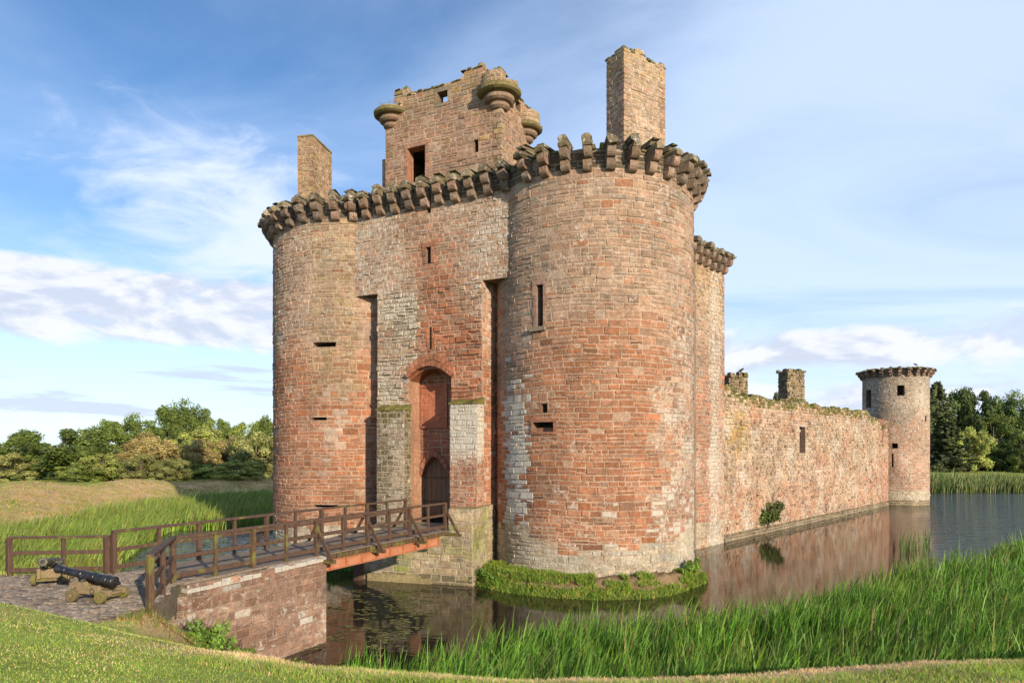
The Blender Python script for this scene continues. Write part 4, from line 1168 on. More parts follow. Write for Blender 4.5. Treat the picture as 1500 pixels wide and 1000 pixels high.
# splayed wing rail at the near right end
wing_d = (KR-FR0)
rail_run(FR0, KR, ZD+RH, 'top_rail', .16, .07, bridge); rail_run(FR0, KR, ZD+.62, 'middle_rail', .055, .1, bridge); rail_run(FR0, KR, ZD+.2, 'lower_rail', .055, .12, bridge)
post(FR0, bridge, True, None, TIMBER_M, ZD-.6); post(FR0.lerp(KR, .52), bridge, False, None, TIMBER, ZD-.2)
# separate fence along the edge of the cobbles
F0 = Vector((-13.02, 17.68, 0)); F1 = KL-Vector((.14, .02, 0))
fence = thing('timber_fence', 'low brown three rail timber fence between the cobbles and tall reeds', 'fence', tuple((F0+F1)/2+Vector((0, 0, ZD))))
for z, nme, w, h in ((ZD+.98, 'top_rail', .13, .06), (ZD+.58, 'middle_rail', .05, .10), (ZD+.14, 'lower_rail', .05, .11)):
    rail_run(F0, F1, z, nme, w, h, fence)
for t, b in ((0, True), (.545, False), (.985, True)): post(F0.lerp(F1, t), fence, b, None, TIMBER, ZD-.3, .96)

# ================================================================== cannons
def cannon(name, label, loc, yaw, elev, s, mats):
    root = bpy.data.objects.new(name, None); col.objects.link(root); tag(root, label, 'cannon', 'old ship cannons on the cobbles')
    root.location = loc; root.rotation_euler = (0, 0, yaw); iron_m = mats
    # local: muzzle along -x, breech +x, z up from the ground
    cheek = [(-.66, .20), (-.66, .50), (-.12, .54), (-.10, .44), (.30, .44), (.32, .33), (.66, .33), (.66, .17), (.2, .17), (.15, .20)]
    for sy in (-1, 1):
        mb = MB(); y0, y1 = sy*.20, sy*.30; n = len(cheek); b = 0
        for yy in (y0, y1):
            for (x, z) in cheek: mb.vert((x*s, yy*s, z*s), (.5, .5, .5))
        for i in range(n):
            j = (i+1) % n; mb.f.append([i, j, n+j, n+i] if sy < 0 else [j, i, n+i, n+j])
        mb.f.append(list(range(n)) if sy > 0 else list(range(n))[::-1]); mb.f.append([n+i for i in range(n)][::-1] if sy > 0 else [n+i for i in range(n)])
        o = local('cheek', mb.mesh('cheek', CARR), root); bv = o.modifiers.new('edge', 'BEVEL'); bv.width = .012; bv.limit_method = 'ANGLE'
        mb = MB(); M = Matrix.Translation((.12*s, sy*.325*s, .30*s)) @ Matrix.Rotation(math.pi/2, 4, 'X')
        for k in range(16):
            a0, a1 = 2*math.pi*k/16, 2*math.pi*(k+1)/16
            mb.tube([M @ Vector((.065*s*math.cos(a), .065*s*math.sin(a), 0)) for a in (a0, a1)], [.012*s]*2, 6)
        local('ring', mb.mesh('ring', IRON_M), o)
        for bx, bz in ((-.45, .36), (.5, .25)):
            mb = MB(); mb.lathe([(.025*s, 0), (.03*s, .008), (.02*s, .02)], 8, Matrix.Translation((bx*s, sy*.30*s, bz*s)) @ Matrix.Rotation(-sy*math.pi/2, 4, 'X')); local('bolt', mb.mesh('bolt', IRON_M), o)
        mb = MB()                                                       # iron cap over the trunnion
        for k in range(8):
            a0, a1 = math.pi*k/8, math.pi*(k+1)/8
            mb.box(((-.30+.085*math.cos(a0))*s, sy*.22*s-.025, (.53+.085*math.sin(a0))*s), ((.085*(math.cos(a1)-math.cos(a0)))*s, 0, .085*(math.sin(a1)-math.sin(a0))*s), (0, .05, 0), (.015*math.cos(a0), 0, .015*math.sin(a0)+.004))
        local('cap_square', mb.mesh('cap_square', IRON_M), o)
    mb = MB(); mb.box((-.6*s, -.2*s, .22*s), (.10*s, 0, 0), (0, .4*s, 0), (0, 0, .26*s)); local('transom', mb.mesh('transom', CARR), root)
    mb = MB(); mb.box((-.2*s, -.2*s, .20*s), (.8*s, 0, 0), (0, .4*s, 0), (0, 0, .06*s)); local('bed', mb.mesh('bed', CARR), root)
    for x in (-.46, .46):
        mb = MB(); mb.box((x*s-.07*s, -.42*s, .11*s), (.14*s, 0, 0), (0, .84*s, 0), (0, 0, .10*s)); local('axle', mb.mesh('axle', WHEELW), root)
        for sy in (-1, 1):
            R = .17*s if x < 0 else .155*s
            M = Matrix.Translation((x*s, sy*.40*s, R)) @ Matrix.Rotation(math.pi/2, 4, 'X')
            mb = MB(); mb.lathe([(R*.9, -.065*s), (R, -.05*s), (R, .05*s), (R*.9, .065*s)], 24, M)
            w = local('wheel', mb.mesh('wheel', WHEELW), root)
            mb = MB(); mb.lathe([(.05*s, -.10*s), (.055*s, -.06*s), (.055*s, .06*s), (.05*s, .10*s)], 12, M); local('hub', mb.mesh('hub', CARR), w)
            mb = MB(); mb.bar((x*s-.035*s, sy*.49*s, R), (x*s+.035*s, sy*.49*s, R+.02), .012, .02, (0, 1, 0)); local('linch_pin', mb.mesh('linch_pin', IRON_M), w)
    # barrel along local z then tipped to -x
    L = 1.95*s
    prof = [(.0, -.17), (.035, -.165), (.05, -.13), (.045, -.09), (.028, -.06), (.035, -.03), (.10, -.02), (.155, .0), (.168, .015), (.168, .055), (.152, .07), (.150, .20), (.160, .21), (.160, .25), (.146, .26),
            (.138, .62), (.148, .63), (.148, .67), (.132, .68), (.122, 1.05), (.131, 1.06), (.131, 1.09), (.116, 1.10), (.098, 1.62), (.108, 1.63), (.108, 1.66), (.098, 1.67), (.102, 1.78), (.125, 1.88), (.13, 1.92), (.118, 1.95), (.055, 1.952), (.05, 1.85), (.0, 1.84)]
    prof = [(max(r, .001)*s, z*s) for r, z in prof]
    M = Matrix.Translation((.56*s, 0, .50*s)) @ Matrix.Rotation(elev, 4, 'Y') @ Matrix.Rotation(-math.pi/2, 4, 'Y')
    mb = MB(); mb.lathe(prof, 28, M, cap=False)
    bo = local('barrel', mb.mesh('barrel', iron_m, True), root)
    es = bo.modifiers.new('split', 'EDGE_SPLIT'); es.split_angle = math.radians(40)
    mb = MB(); mb.lathe([(.058*s, -.30*s), (.058*s, .30*s)], 14, M @ Matrix.Translation((0, 0, .88*s)) @ Matrix.Rotation(math.pi/2, 4, 'X')); local('trunnion', mb.mesh('trunnion', iron_m), bo)
    return root
cannon('ship_cannon', 'glossy black cannon seen from the side on a pale oak carriage beside the bridge', (-8.93, 14.72, ZD+.025), math.radians(-13), math.radians(9), .78, IRON)
cannon('ship_cannon', 'dull mossy cannon seen from its muzzle end, behind the glossy black one', (-11.25, 16.75, ZD+.025), math.radians(113), math.radians(9), .80, IRON_M)

# ================================================================== blades: reeds and grass
def blades(name, P, H, Wd, C, lean, az, segs, mat, twist=None, tipcol=None, wfac=.65):
    n = len(P); t = np.linspace(0, 1, segs+1)[None, :, None]
    d = np.stack([np.cos(az), np.sin(az), np.zeros(n)], 1)[:, None, :]
    up = np.array([0, 0, 1.0])[None, None]
    ctr = P[:, None, :]+up*(H*(1))[:, None, None]*(t-.35*lean[:, None, None]*t**2.2)+d*(H*lean)[:, None, None]*t**2
    fa = NP.uniform(0, math.pi, n) if twist is None else twist
    side = np.stack([np.cos(fa), np.sin(fa), np.zeros(n)], 1)[:, None, :]
    w = (Wd[:, None, None]*(1-t)**wfac*.5+.0004)
    V = np.stack([ctr-side*w, ctr+side*w], 2).reshape(-1, 3)
    m = (segs+1)*2; b = np.arange(n)[:, None]*m+np.arange(segs)[None]*2
    F = np.stack([b, b+1, b+3, b+2], -1).reshape(-1, 4)
    tt = np.broadcast_to(t, (n, segs+1, 1))
    cc = C[:, None, :]*np.ones_like(tt)
    if tipcol is not None: cc = cc*(1-tipcol[0]*tt**3)+np.array(tipcol[1])*tipcol[0]*tt**3
    Cc = np.concatenate([cc, np.ones_like(tt)], -1)
    Cc = np.repeat(Cc[:, :, None, :], 2, 2).reshape(-1, 4)
    return np_mesh(name, V, F, Cc, mat)
def scatter(poly, n, dens=None):
    poly = np.array(poly); lo = poly.min(0); hi = poly.max(0); o = []
    tot = 0
    while tot < n:
        q = NP.uniform(lo, hi, (n*2, 2)); k = inside(q[:, 0], q[:, 1], poly)
        if dens is not None: k &= NP.random(len(q)) < dens(q[:, 0], q[:, 1])
        q = q[k]; o.append(q); tot += len(q)
    return np.concatenate(o)[:n]
def reed_bed(name, poly, n, hf, wf, base, dens=None, lean=(.12, .5), segs=4, azm=.15, zf=None, clump=0):
    q = scatter(poly, n, dens)
    if clump:
        nc = n//clump; ci = NP.integers(0, nc, n); cc_ = q[:nc]; loose = NP.random(n) < .22
        q = np.where(loose[:, None], q, cc_[ci]+NP.normal(0, .13, (n, 2))); kH = NP.uniform(.72, 1.2, nc)[ci]; kA = NP.normal(0, .8, nc)[ci]; kC = NP.uniform(.62, 1.3, (nc, 1))[ci]; kL = NP.uniform(.5, 1.5, nc)[ci]
    else: kH = 1; kA = 0; kC = 1; kL = 1
    z = np.maximum(ground(q[:, 0], q[:, 1]), -.12) if zf is None else zf(q)
    P = np.column_stack([q, z]); cl = wav(q[:, 0], q[:, 1], 1.6, 40); cl2 = wav(q[:, 0], q[:, 1], .5, 41)
    H = hf(q[:, 0], q[:, 1])*np.where(NP.random(n) < .06, NP.uniform(1.1, 1.35, n), NP.uniform(.45, 1.1, n))*(1+.13*cl+.12*cl2)
    Wd = wf(q[:, 0], q[:, 1])*NP.uniform(.6, 1.3, n)
    base = np.array(base); C = base[None]*NP.uniform(.5, 1.45, (n, 1))*(1+.15*cl2[:, None])*np.stack([NP.uniform(.75, 1.3, n), np.ones(n), NP.uniform(.6, 1.4, n)], 1)
    dead = NP.random(n) < .06; pt = npsm(.1, .9, wav(q[:, 0], q[:, 1], .75, 47))[:, None]*.6; C = C*(1-pt)+pt*np.array([1.75, 1.12, 1.3])*C; dk_ = npsm(.2, 1.0, wav(q[:, 0], q[:, 1], .9, 48))[:, None]; C = C*(1-.42*dk_)
    C[dead] = np.array([.30, .22, .09])*NP.uniform(.7, 1.2, (dead.sum(), 1))
    le = NP.uniform(*lean, n)*(1+.35*cl); az = azm+NP.normal(0, 1.0 if not clump else .65, n)+.5*cl2+kA; H = H*kH; C = C*kC; le = le*kL
    o = link(name, blades(name, P, H, Wd, C, np.clip(le, .03, .9), az, segs, LEAFBLADE, tipcol=(.35, (.28, .30, .08)))); tag(o, kind='stuff'); return o
RFRONT = [(-4.2, 16.6), (-2.6, 17.6), (-.9, 19.8), (2.6, 22.3), (5.8, 23.0), (8.4, 23.8), (10.8, 25.3), (13.3, 27.6), (16.3, 30.2), (22, 33.5), (29.2, 40), (45, 56), (62, 72), (68, 66.5), (45, 43), (28, 27), (20, 20.5), (12, 16.0), (5, 14.2), (0, 13.9), (-3.6, 14.1)]
front_edge = np.array(RFRONT[:13])
def dfr(x, y):
    d = dist_to(x, y, front_edge, False)+.95*wav(x, y, .8, 44)
    return np.clip(.30+d*.5, 0.05, 1)*(.25+.75*npsm(-.75, -.1, wav(x, y, 1.2, 49)))*np.clip(20/np.hypot(x, y), .18, 1)**1.3
rb = reed_bed('reeds', RFRONT, 46000, lambda x, y: (1.14+.22*npsm(4, 14, x)+.12*npsm(15.5, 18, y))*np.clip(.72+.2*dist_to(x, y, front_edge, False), .7, 1), lambda x, y: .034+.0007*np.hypot(x, y), (.105, .275, .020), dfr, (.10, .5), 4, clump=13)
tag(rb, 'lush bright green reeds filling the near edge of the moat, in front of the castle', 'reeds')
LB = [(-40, 21.5), (-14, 19.35), (-11.3, 19.6), (-13.2, 22.5), (-15.4, 26), (-19.6, 33.5), (-23.5, 44), (-25, 50.5), (-18, 51), (-14, 54), (-13, 84), (-26.5, 87), (-33, 79.5), (-36, 68), (-34.8, 55), (-34.8, 47), (-41, 38), (-45, 28)]
def dlb(x, y): return np.clip(28/np.hypot(x, y), .15, 1)**1.2*(x > -.82*y-1)
lb = reed_bed('reeds', LB, 62000, lambda x, y: 1.45+.3*npsm(45, 60, y), lambda x, y: .022+.0011*np.hypot(x, y), (.19, .29, .045), dlb, (.15, .5), 3)
tag(lb, 'wide bed of tall pale green reeds behind the fence, left of the bridge', 'reeds')
FRB = [(45, 97.2), (60, 95.6), (80, 96.6), (98, 97.3), (98, 102), (60, 101), (45, 101.5)]
fb = reed_bed('reeds', FRB, 9000, lambda x, y: 1.9+0*x, lambda x, y: .15+0*x, (.15, .215, .06), None, (.08, .3), 3, zf=lambda q: np.maximum(ground(q[:, 0], q[:, 1]), -.1))
tag(fb, 'far band of pale reeds across the water, right of the corner tower', 'reeds')
# sparse stems in open water at the right
sp = scatter([(21.6, 38), (24, 39.2), (26.4, 43), (24.6, 43.4)], 80)
n = len(sp); o = link('reeds', blades('water_reeds', np.column_stack([sp, np.full(n, -.1)]), NP.uniform(.7, 1.7, n), np.full(n, .05), np.array([.09, .17, .03])[None]*NP.uniform(.7, 1.3, (n, 1)), NP.uniform(.05, .35, n), NP.normal(.2, .9, n), 3, LEAFBLADE))
tag(o, 'sparse thin reed stems standing in open water beyond the main bed', 'reeds', kind='stuff')

# short lawn grass
def turf(name, poly, n, h, w, dens=None, zf=None, cf=None, lean=(.2, .9), dryc=(.74, .58, .30), grn=(.28, .40, .055)):
    q = scatter(poly, n, dens); z = (ground(q[:, 0], q[:, 1]) if zf is None else zf(q))-.01; n = len(q)
    g1 = wav(q[:, 0], q[:, 1], 2.3, 50); g2 = wav(q[:, 0], q[:, 1], .7, 51); yc = np.interp(q[:, 0], CX, CY)
    dry = np.clip(.30+.30*g1+.24*g2+.8*npsm(-1.6, -.4, q[:, 1]-yc)*npsm(-7.0, -3.2, q[:, 0]), .03, .97) if cf is None else cf(q)
    isd = NP.random(n) < dry
    C = np.where(isd[:, None], np.array(dryc), np.array(grn))*NP.uniform(.65, 1.35, (n, 1))*np.stack([NP.uniform(.8, 1.3, n), np.ones(n), NP.uniform(.7, 1.3, n)], 1)
    H = h*NP.uniform(.5, 1.5, n)*(1+.35*g1)*np.where(isd, .7, 1)
    return link(name, blades(name, np.column_stack([q, z]), H, w*NP.uniform(.6, 1.4, n), C, NP.uniform(*lean, n), NP.uniform(0, 6.28, n), 2, LEAFBLADE))
LAWN = [(-11.5, 5.6), (-4.6, 5.2), (0, 8.4), (4.5, 8.2), (10.4, 9.0), (13.5, 14.2), (10, 13.6), (4, 11.9), (0, 11.6), (-3, 12.0), (-5.4, 12.8), (-7.2, 13.2), (-9, 13.3), (-12.5, 14)]
ln = turf('lawn_grass', LAWN, 135000, .050, .0085, lambda x, y: np.clip(9/np.hypot(x, y), .3, 1)**1.5); tag(ln, 'short mown grass with dry straw patches in the near foreground', 'grass', kind='stuff')
ls = turf('verge_grass', [(-4.6, 9.6), (0, 9.3), (4.5, 9.0), (10.2, 9.6), (13.2, 13.8), (10, 13.5), (4, 11.8), (0, 11.5), (-4.6, 12.1)], 90000, .10, .011, dryc=(.80, .60, .33)); tag(ls, 'straw coloured dry grass along the lip of the near bank', 'grass', kind='stuff')
def ring(c, r0, r1f, a0, a1, n, h, seed):
    S = Cyl(c, 1.0); a = NP.uniform(a0, a1, n); t = NP.random(n)**.8
    R1 = np.array([r1f(x) for x in a]); r = r0+(R1-.12-r0)*t; P = np.array([S(x, 0, y-1) for x, y in zip(a, r)])
    tt = 1-(r-r0)/(R1-r0); P[:, 2] = -.5+(.5+h)*np.minimum(1, 1.9*tt)**.7+.02
    return P, a
P, aa = ring(CR, RR+.15, lambda a: 7.05-1.2*sst(.2, .95, a)-.2*sst(-.6, -1.1, a), -1.2, 1.12, 20000, .62, 3)
bare = np.array([bareness(x, z) for x, z in zip(aa, P[:, 2])])
P = P[bare < .30]; n = len(P)
C = np.where((NP.random(n) < .16)[:, None], np.array([.42, .34, .07]), np.array([.18, .29, .032]))*NP.uniform(.6, 1.4, (n, 1))
ig = link('islet_grass', blades('islet_grass', P, NP.uniform(.06, .24, n)*(1+.5*np.sin(P[:, 0]*3.1)*np.cos(P[:, 1]*2.7)), NP.uniform(.02, .045, n), C, NP.uniform(.2, .9, n), NP.uniform(0, 6.28, n), 3, LEAFBLADE)); tag(ig, 'bright tufted grass on the islet round the foot of the right tower', 'grass', kind='stuff')
P, aa = ring(CL, RL+.2, lambda a: 8.0-1.2*abs(a-.75), -.3, 1.4, 6000, .75, 3); n = len(P)
C = np.array([.15, .30, .03])*NP.uniform(.6, 1.4, (n, 1))
bg = link('bank_grass', blades('bank_grass', P, NP.uniform(.12, .35, n), NP.uniform(.02, .05, n), C, NP.uniform(.2, .9, n), NP.uniform(0, 6.28, n), 3, LEAFBLADE)); tag(bg, 'green grass on the small bank below the left tower, seen under the bridge', 'grass', kind='stuff')
# rough dry grass on the far bank
def bankdens(x, y):
    d = dist_to(x, y, MOAT); return npsm(16, 3, d)*(~inside(x, y, MOAT))*(.35+.65*(wav(x, y, 1.1, 61) > -.1))
fbk = turf('bank_dry_grass', [(-62, 40), (-33, 40), (-33, 66), (-36, 84), (-28, 92), (-40, 100), (-62, 96)], 42000, .15, .05, bankdens, cf=lambda q: np.clip(.5+.5*wav(q[:, 0], q[:, 1], .45, 62), .05, .92), dryc=(.47, .30, .145), grn=(.24, .29, .06)); tag(fbk, 'rough dry brown grass on the humped far bank left of the castle', 'grass', kind='stuff')
# dry verge beside the cobbles and the causeway
vg = turf('verge_grass', [(-7.7, 13.2), (-6.6, 13.0), (-6.2, 15.4), (-7.0, 16.4), (-7.7, 16.0)], 5000, .16, .016, cf=lambda q: np.full(len(q), .5), dryc=(.42, .29, .13), grn=(.17, .23, .04)); tag(vg, 'dry yellow grass at the foot of the near rail post', 'grass', kind='stuff')
vg2 = turf('edge_grass', [(-20, 17.8), (-13, 17.55), (-10.6, 17.95), (-10.5, 18.3), (-13, 18.4), (-20, 18.6)], 5000, .10, .016, zf=lambda q: np.full(len(q), 2.64), cf=lambda q: np.full(len(q), .45)); tag(vg2, 'rough grass along the foot of the fence', 'grass', kind='stuff')

# floating pondweed
mb = MB(); rw = random.Random(4)
for i in range(330):
    l = rw.random()
    x, y = rw.uniform(-7.0, -3.0), rw.uniform(20, 29)
    if rw.random() > .35+.65*sst(-.1, .45, vn(x*1.1, y*.55, 6)): continue
    for k in range(rw.randint(2, 6)):
        cx, cy = x+rw.gauss(0, .16), y+rw.gauss(0, .10); r = rw.uniform(.03, .085); n = 7; b = len(mb.v); c = jit((.20, .19, .07), rw, 0, .3)
        for q in range(n): mb.vert((cx+r*1.3*math.cos(q*.9), cy+r*math.sin(q*.9), .006+.003*(k % 3)), c)
        mb.f.append([b+q for q in range(n)])
for i in range(120):
    x, y = rw.uniform(-26, -15), rw.uniform(30, 50)
    for k in range(5):
        cx, cy = x+rw.gauss(0, .4), y+rw.gauss(0, .2); r = rw.uniform(.06, .2); b = len(mb.v); c = jit((.16, .17, .06), rw, 0, .3)
        for q in range(7): mb.vert((cx+r*1.3*math.cos(q*.9), cy+r*math.sin(q*.9), .006+.003*k), c)
        mb.f.append([b+q for q in range(7)])
fw = mb.build('pondweed', LEAFBLADE); tag(fw, 'yellowish pondweed floating on the dark moat', 'pondweed', kind='stuff')

# ================================================================== leafy plants
def leaf_cloud(P, N, size, C, jit_n=.7):
    """leaf quads at P with preferred normals N"""
    n = len(P); nn = N+NP.normal(0, jit_n, (n, 3)); nn /= np.linalg.norm(nn, axis=1)[:, None]+1e-9
    t = np.cross(nn, NP.normal(0, 1, (n, 3))); t /= np.linalg.norm(t, axis=1)[:, None]+1e-9; b = np.cross(nn, t)
    s = (size*NP.uniform(.6, 1.4, n))[:, None]
    V = np.stack([P-t*s, P-b*s*.55, P+t*s, P+b*s*.55], 1).reshape(-1, 3); F = np.arange(4*n).reshape(n, 4)
    return V, F, np.repeat(np.concatenate([C, np.ones((n, 1))], 1), 4, 0)
def shrub_mesh(name, R, hgt, n, size, base, seed, flat=1.0):
    r = np.random.default_rng(seed); k = 14
    c = r.normal(0, .42, (k, 3))*np.array([R, R*flat, hgt*.55]); c[:, 2] = np.abs(c[:, 2])+hgt*.18
    i = r.integers(0, k, n); d = r.normal(0, 1, (n, 3)); d /= np.linalg.norm(d, axis=1)[:, None]
    rad = r.uniform(.5, 1.05, n)*R*.36
    P = c[i]+d*rad[:, None]*np.array([1, flat, .8]); P[:, 2] = np.maximum(P[:, 2], .02)
    C = np.array(base)*r.uniform(.6, 1.4, (k, 1))[i]*r.uniform(.7, 1.3, (n, 1))
    V, F, Cc = leaf_cloud(P, d+np.array([0, 0, .4]), np.full(n, size), C)
    return np_mesh(name, V, F, Cc, LEAFBLADE)
def shrub(name, label, cat, loc, *a, group=None, **k):
    o = thing(name, label, cat, loc, group); local('foliage', shrub_mesh('foliage', *a, **k), o)
    m = MB()
    for i in range(5):
        t = i*1.3; m.tube([(0, 0, -.05), (.3*a[0]*math.cos(t), .3*a[0]*math.sin(t)*k.get('flat', 1), a[1]*.45), (.55*a[0]*math.cos(t), .55*a[0]*math.sin(t)*k.get('flat', 1), a[1]*.8)], [.03*a[0], .02*a[0], .008*a[0]], 5)
    local('stem', m.mesh('stem', BARK), o); return o
for i, (x, y, R, h, lab) in enumerate(((-7.25, 15.9, .62, .95, 'leafy weeds at the broken near end of the causeway wall'), (-6.65, 16.7, .72, 1.25, 'tallest clump of leafy green weeds in front of the causeway wall'), (-6.1, 17.9, .7, .9, 'low leafy weeds at the water end of the causeway wall'))):
    shrub('weed_clump', lab, 'weeds', (x, y, float(ground(np.array([x]), np.array([y]))[0])-.03), R, h, 1300, .055, (.14, .24, .035), 300+i, group='weeds along the causeway wall')
ub = WEST.at(1118, 740); p = WEST(ub[0], ub[1]-1.5, .35)
shrub('wall_shrub', 'dark leafy shrub growing out of the curtain wall just above the water', 'shrub', p, 1.25, 2.4, 3200, .085, (.14, .19, .04), 320, flat=.6)
pp = TR(px_u(TR, 996), 0.62, .55); shrub('islet_shrub', 'small bushy weed at the right end of the islet', 'weeds', (pp[0], pp[1], .5), .42, 1.0, 700, .06, (.16, .26, .035), 330)
pp = TR(px_u(TR, 748), 0, 1.5); shrub('islet_shrub', 'bushy green weed at the left end of the islet beside the landing', 'weeds', (pp[0]-.3, pp[1], .25), .7, .8, 1100, .06, (.15, .26, .035), 331)
for (S, px, py, z, d, R, lab) in ((FAC, 652, 250, ZB+1.15, -.2, .34, 'yellow flowering weed on the wall head below the large cap house window'), (FAC, 575, 270, ZB+1.05, -.1, .28, 'green tuft on the wall head left of the cap house'), (TR, 775, 240, ZB+1.1, -.2, .3, 'green tuft on the wall head where the right tower begins')):
    u = S.at(px, py)[0]; q = S(u, z, d); yl = 'yellow' in lab
    shrub('wall_weed', lab, 'weeds', q, R, .4, 320, .045, (.26, .24, .03) if yl else (.08, .13, .02), int(px), group='weeds on the wall head')
tp = cFL; n = 260; a = NP.uniform(0, 6.28, n); rr_ = NP.random(n)**.5*.8
o = link('turret_grass', blades('turret_grass', np.column_stack([tp.x+rr_*np.cos(a), tp.y+rr_*np.sin(a), np.full(n, zt2+.3)]), NP.uniform(.25, .6, n), np.full(n, .03), np.array([.22, .20, .06])*NP.uniform(.6, 1.4, (n, 1)), NP.uniform(.1, .6, n), NP.uniform(0, 6.28, n), 3, LEAFBLADE)); tag(o, 'tuft of dry grass on top of the left corner turret', 'grass', kind='stuff')

# ================================================================== trees
def broadleaf(seed, aspect=1.0, k=46, per=330, leaf=.034, low=.12, flat=1.0, spread=1.0, open_=.0):
    """unit tree: 1 high, crown radius .5*aspect"""
    r = np.random.default_rng(seed); c = []
    while len(c) < k:
        d = r.normal(0, 1, 3); d /= np.linalg.norm(d); q = r.uniform(.35, 1)**.5
        p = d*q*np.array([.40*aspect, .40*aspect, (1-low)*.43])+np.array([0, 0, low+(1-low)*.52])
        w = 1.0 if p[2] > low+.3 else .85
        p[:2] *= w*(1+.12*r.normal())
        if low == 0 and len(c) % 3 == 0: t_ = r.uniform(0, 6.28); p = np.array([math.cos(t_)*r.uniform(.15, .45)*aspect, math.sin(t_)*r.uniform(.15, .45)*aspect, r.uniform(.04, .28)])
        c.append(p)
    c = np.array(c); rad = r.uniform(.065, .135, k)*(.75+.25*aspect)*(1-.25*open_)
    n = k*per; i = np.repeat(np.arange(k), per); d = r.normal(0, 1, (n, 3)); d[:, 2] += .35; d /= np.linalg.norm(d, axis=1)[:, None]
    rr = rad[i]*r.uniform(.55, 1.12, n)*(1+.22*np.sin(d[:, 0]*7+i)*np.cos(d[:, 1]*6+i*2))
    P = c[i]+d*rr[:, None]*np.array([1, 1, .95])
    C = r.uniform(.72, 1.28, (k, 1))[i]*r.uniform(.7, 1.3, (n, 1))*np.stack([r.uniform(.85, 1.2, n), np.ones(n), r.uniform(.7, 1.3, n)], 1)
    V, F, Cc = leaf_cloud(P, d*1.0, np.full(n, leaf), C, .55)
    crown = np_mesh('crown', V, F, Cc, LEAF)
    m = MB(); rs = random.Random(seed); h0 = low+.14
    m.tube([(0, 0, -.03), (.005, 0, h0*.5), (.01, .01, h0), (.0, .0, .6), (.0, .0, .8)], [.042, .03, .026, .014, .004], 9)
    for q in c[rs.sample(range(k), min(k, 16))]:
        z0 = max(low*.9, min(q[2]-.12, rs.uniform(h0*.8, .5))); mid = (q[0]*.5+rs.uniform(-.02, .02), q[1]*.5+rs.uniform(-.02, .02), z0+(q[2]-z0)*.42)
        m.tube([(0, 0, z0), mid, tuple(q)], [.016, .010, .003], 6)
    return crown, m.mesh('trunk', BARK)
def conifer(seed):
    r = np.random.default_rng(seed); Ps, Ns, Cs = [], [], []; m = MB(); m.tube([(0, 0, -.02), (0, 0, .5), (0, 0, .99)], [.022, .014, .002], 8)
    for i in range(150):
        z = .06+.92*(i/150)**1.0; L = (1-z)**.8*.30*r.uniform(.65, 1.15)+.012; a = i*2.4+r.normal(0, .3); n = int(60+260*L/.3)
        t = r.random(n)**.7; x = t*L; w = .22*L*(1-t*.7)*r.normal(0, .6, n); zz = z-.35*x+.30*x*x/L+r.normal(0, .006, n)-.04*np.abs(r.normal(0, .5, n))*(t > .2)
        Ps.append(np.stack([x*math.cos(a)-w*math.sin(a), x*math.sin(a)+w*math.cos(a), zz], 1)); Ns.append(np.tile([0, 0, 1.0], (n, 1))+np.array([math.cos(a), math.sin(a), 0])*.5)
        Cs.append(np.full((n, 3), r.uniform(.7, 1.3))*r.uniform(.7, 1.3, (n, 1)))
        m.tube([(0, 0, z), (L*.6*math.cos(a), L*.6*math.sin(a), z-.12*L)], [.005, .0015], 4)
    P = np.concatenate(Ps); V, F, Cc = leaf_cloud(P, np.concatenate(Ns), np.full(len(P), .011), np.concatenate(Cs), .6)
    return np_mesh('crown', V, F, Cc, LEAF), m.mesh('trunk', BARK)
TV = {'oak': [broadleaf(1, 1.15, 52, 330, .019, .16), broadleaf(2, 1.0, 46, 330, .020, .14)],
      'bush': [broadleaf(3, 1.15, 44, 360, .021, .0), broadleaf(4, 1.0, 40, 360, .021, .0), broadleaf(5, 1.35, 50, 330, .020, .0)],
      'open': [broadleaf(6, 1.0, 52, 320, .019, .32, open_=.2), broadleaf(7, 1.3, 64, 300, .016, .38, open_=.25)],
      'conifer': [conifer(8), conifer(9)]}
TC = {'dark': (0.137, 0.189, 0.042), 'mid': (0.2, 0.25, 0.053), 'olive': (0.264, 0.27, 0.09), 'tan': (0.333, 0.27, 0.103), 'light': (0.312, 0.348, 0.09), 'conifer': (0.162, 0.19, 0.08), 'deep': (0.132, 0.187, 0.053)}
def tree(kind, var, px, ptop, wpx, Y, tint, label, name='broadleaf_tree', group=None, zg=None):
    x = (px-750)/FOC*Y; z0 = float(ground(np.array([x]), np.array([Y]))[0]) if zg is None else zg
    z1 = EYE+(660-ptop)/FOC*Y; h = z1-z0; rw = wpx/FOC*Y
    cr, tk = TV[kind][var % len(TV[kind])]
    o = thing(name, label, 'tree' if kind != 'bush' or h > 5 else 'bush', (x, Y, z0-.05), group)
    wid = {'oak': (.98, .86), 'bush': (1.02, .90, 1.18), 'open': (.88, 1.12), 'conifer': (.52, .52)}[kind][var % len(TV[kind])]
    sx = rw/(wid); a = (px*37 % 360)*math.pi/180
    for nm, me in (('crown', cr), ('trunk', tk)):
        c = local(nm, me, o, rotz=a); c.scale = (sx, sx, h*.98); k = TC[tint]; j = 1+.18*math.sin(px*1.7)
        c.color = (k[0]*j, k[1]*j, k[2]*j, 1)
    return o
LG = 'wood on the far bank left of the castle'
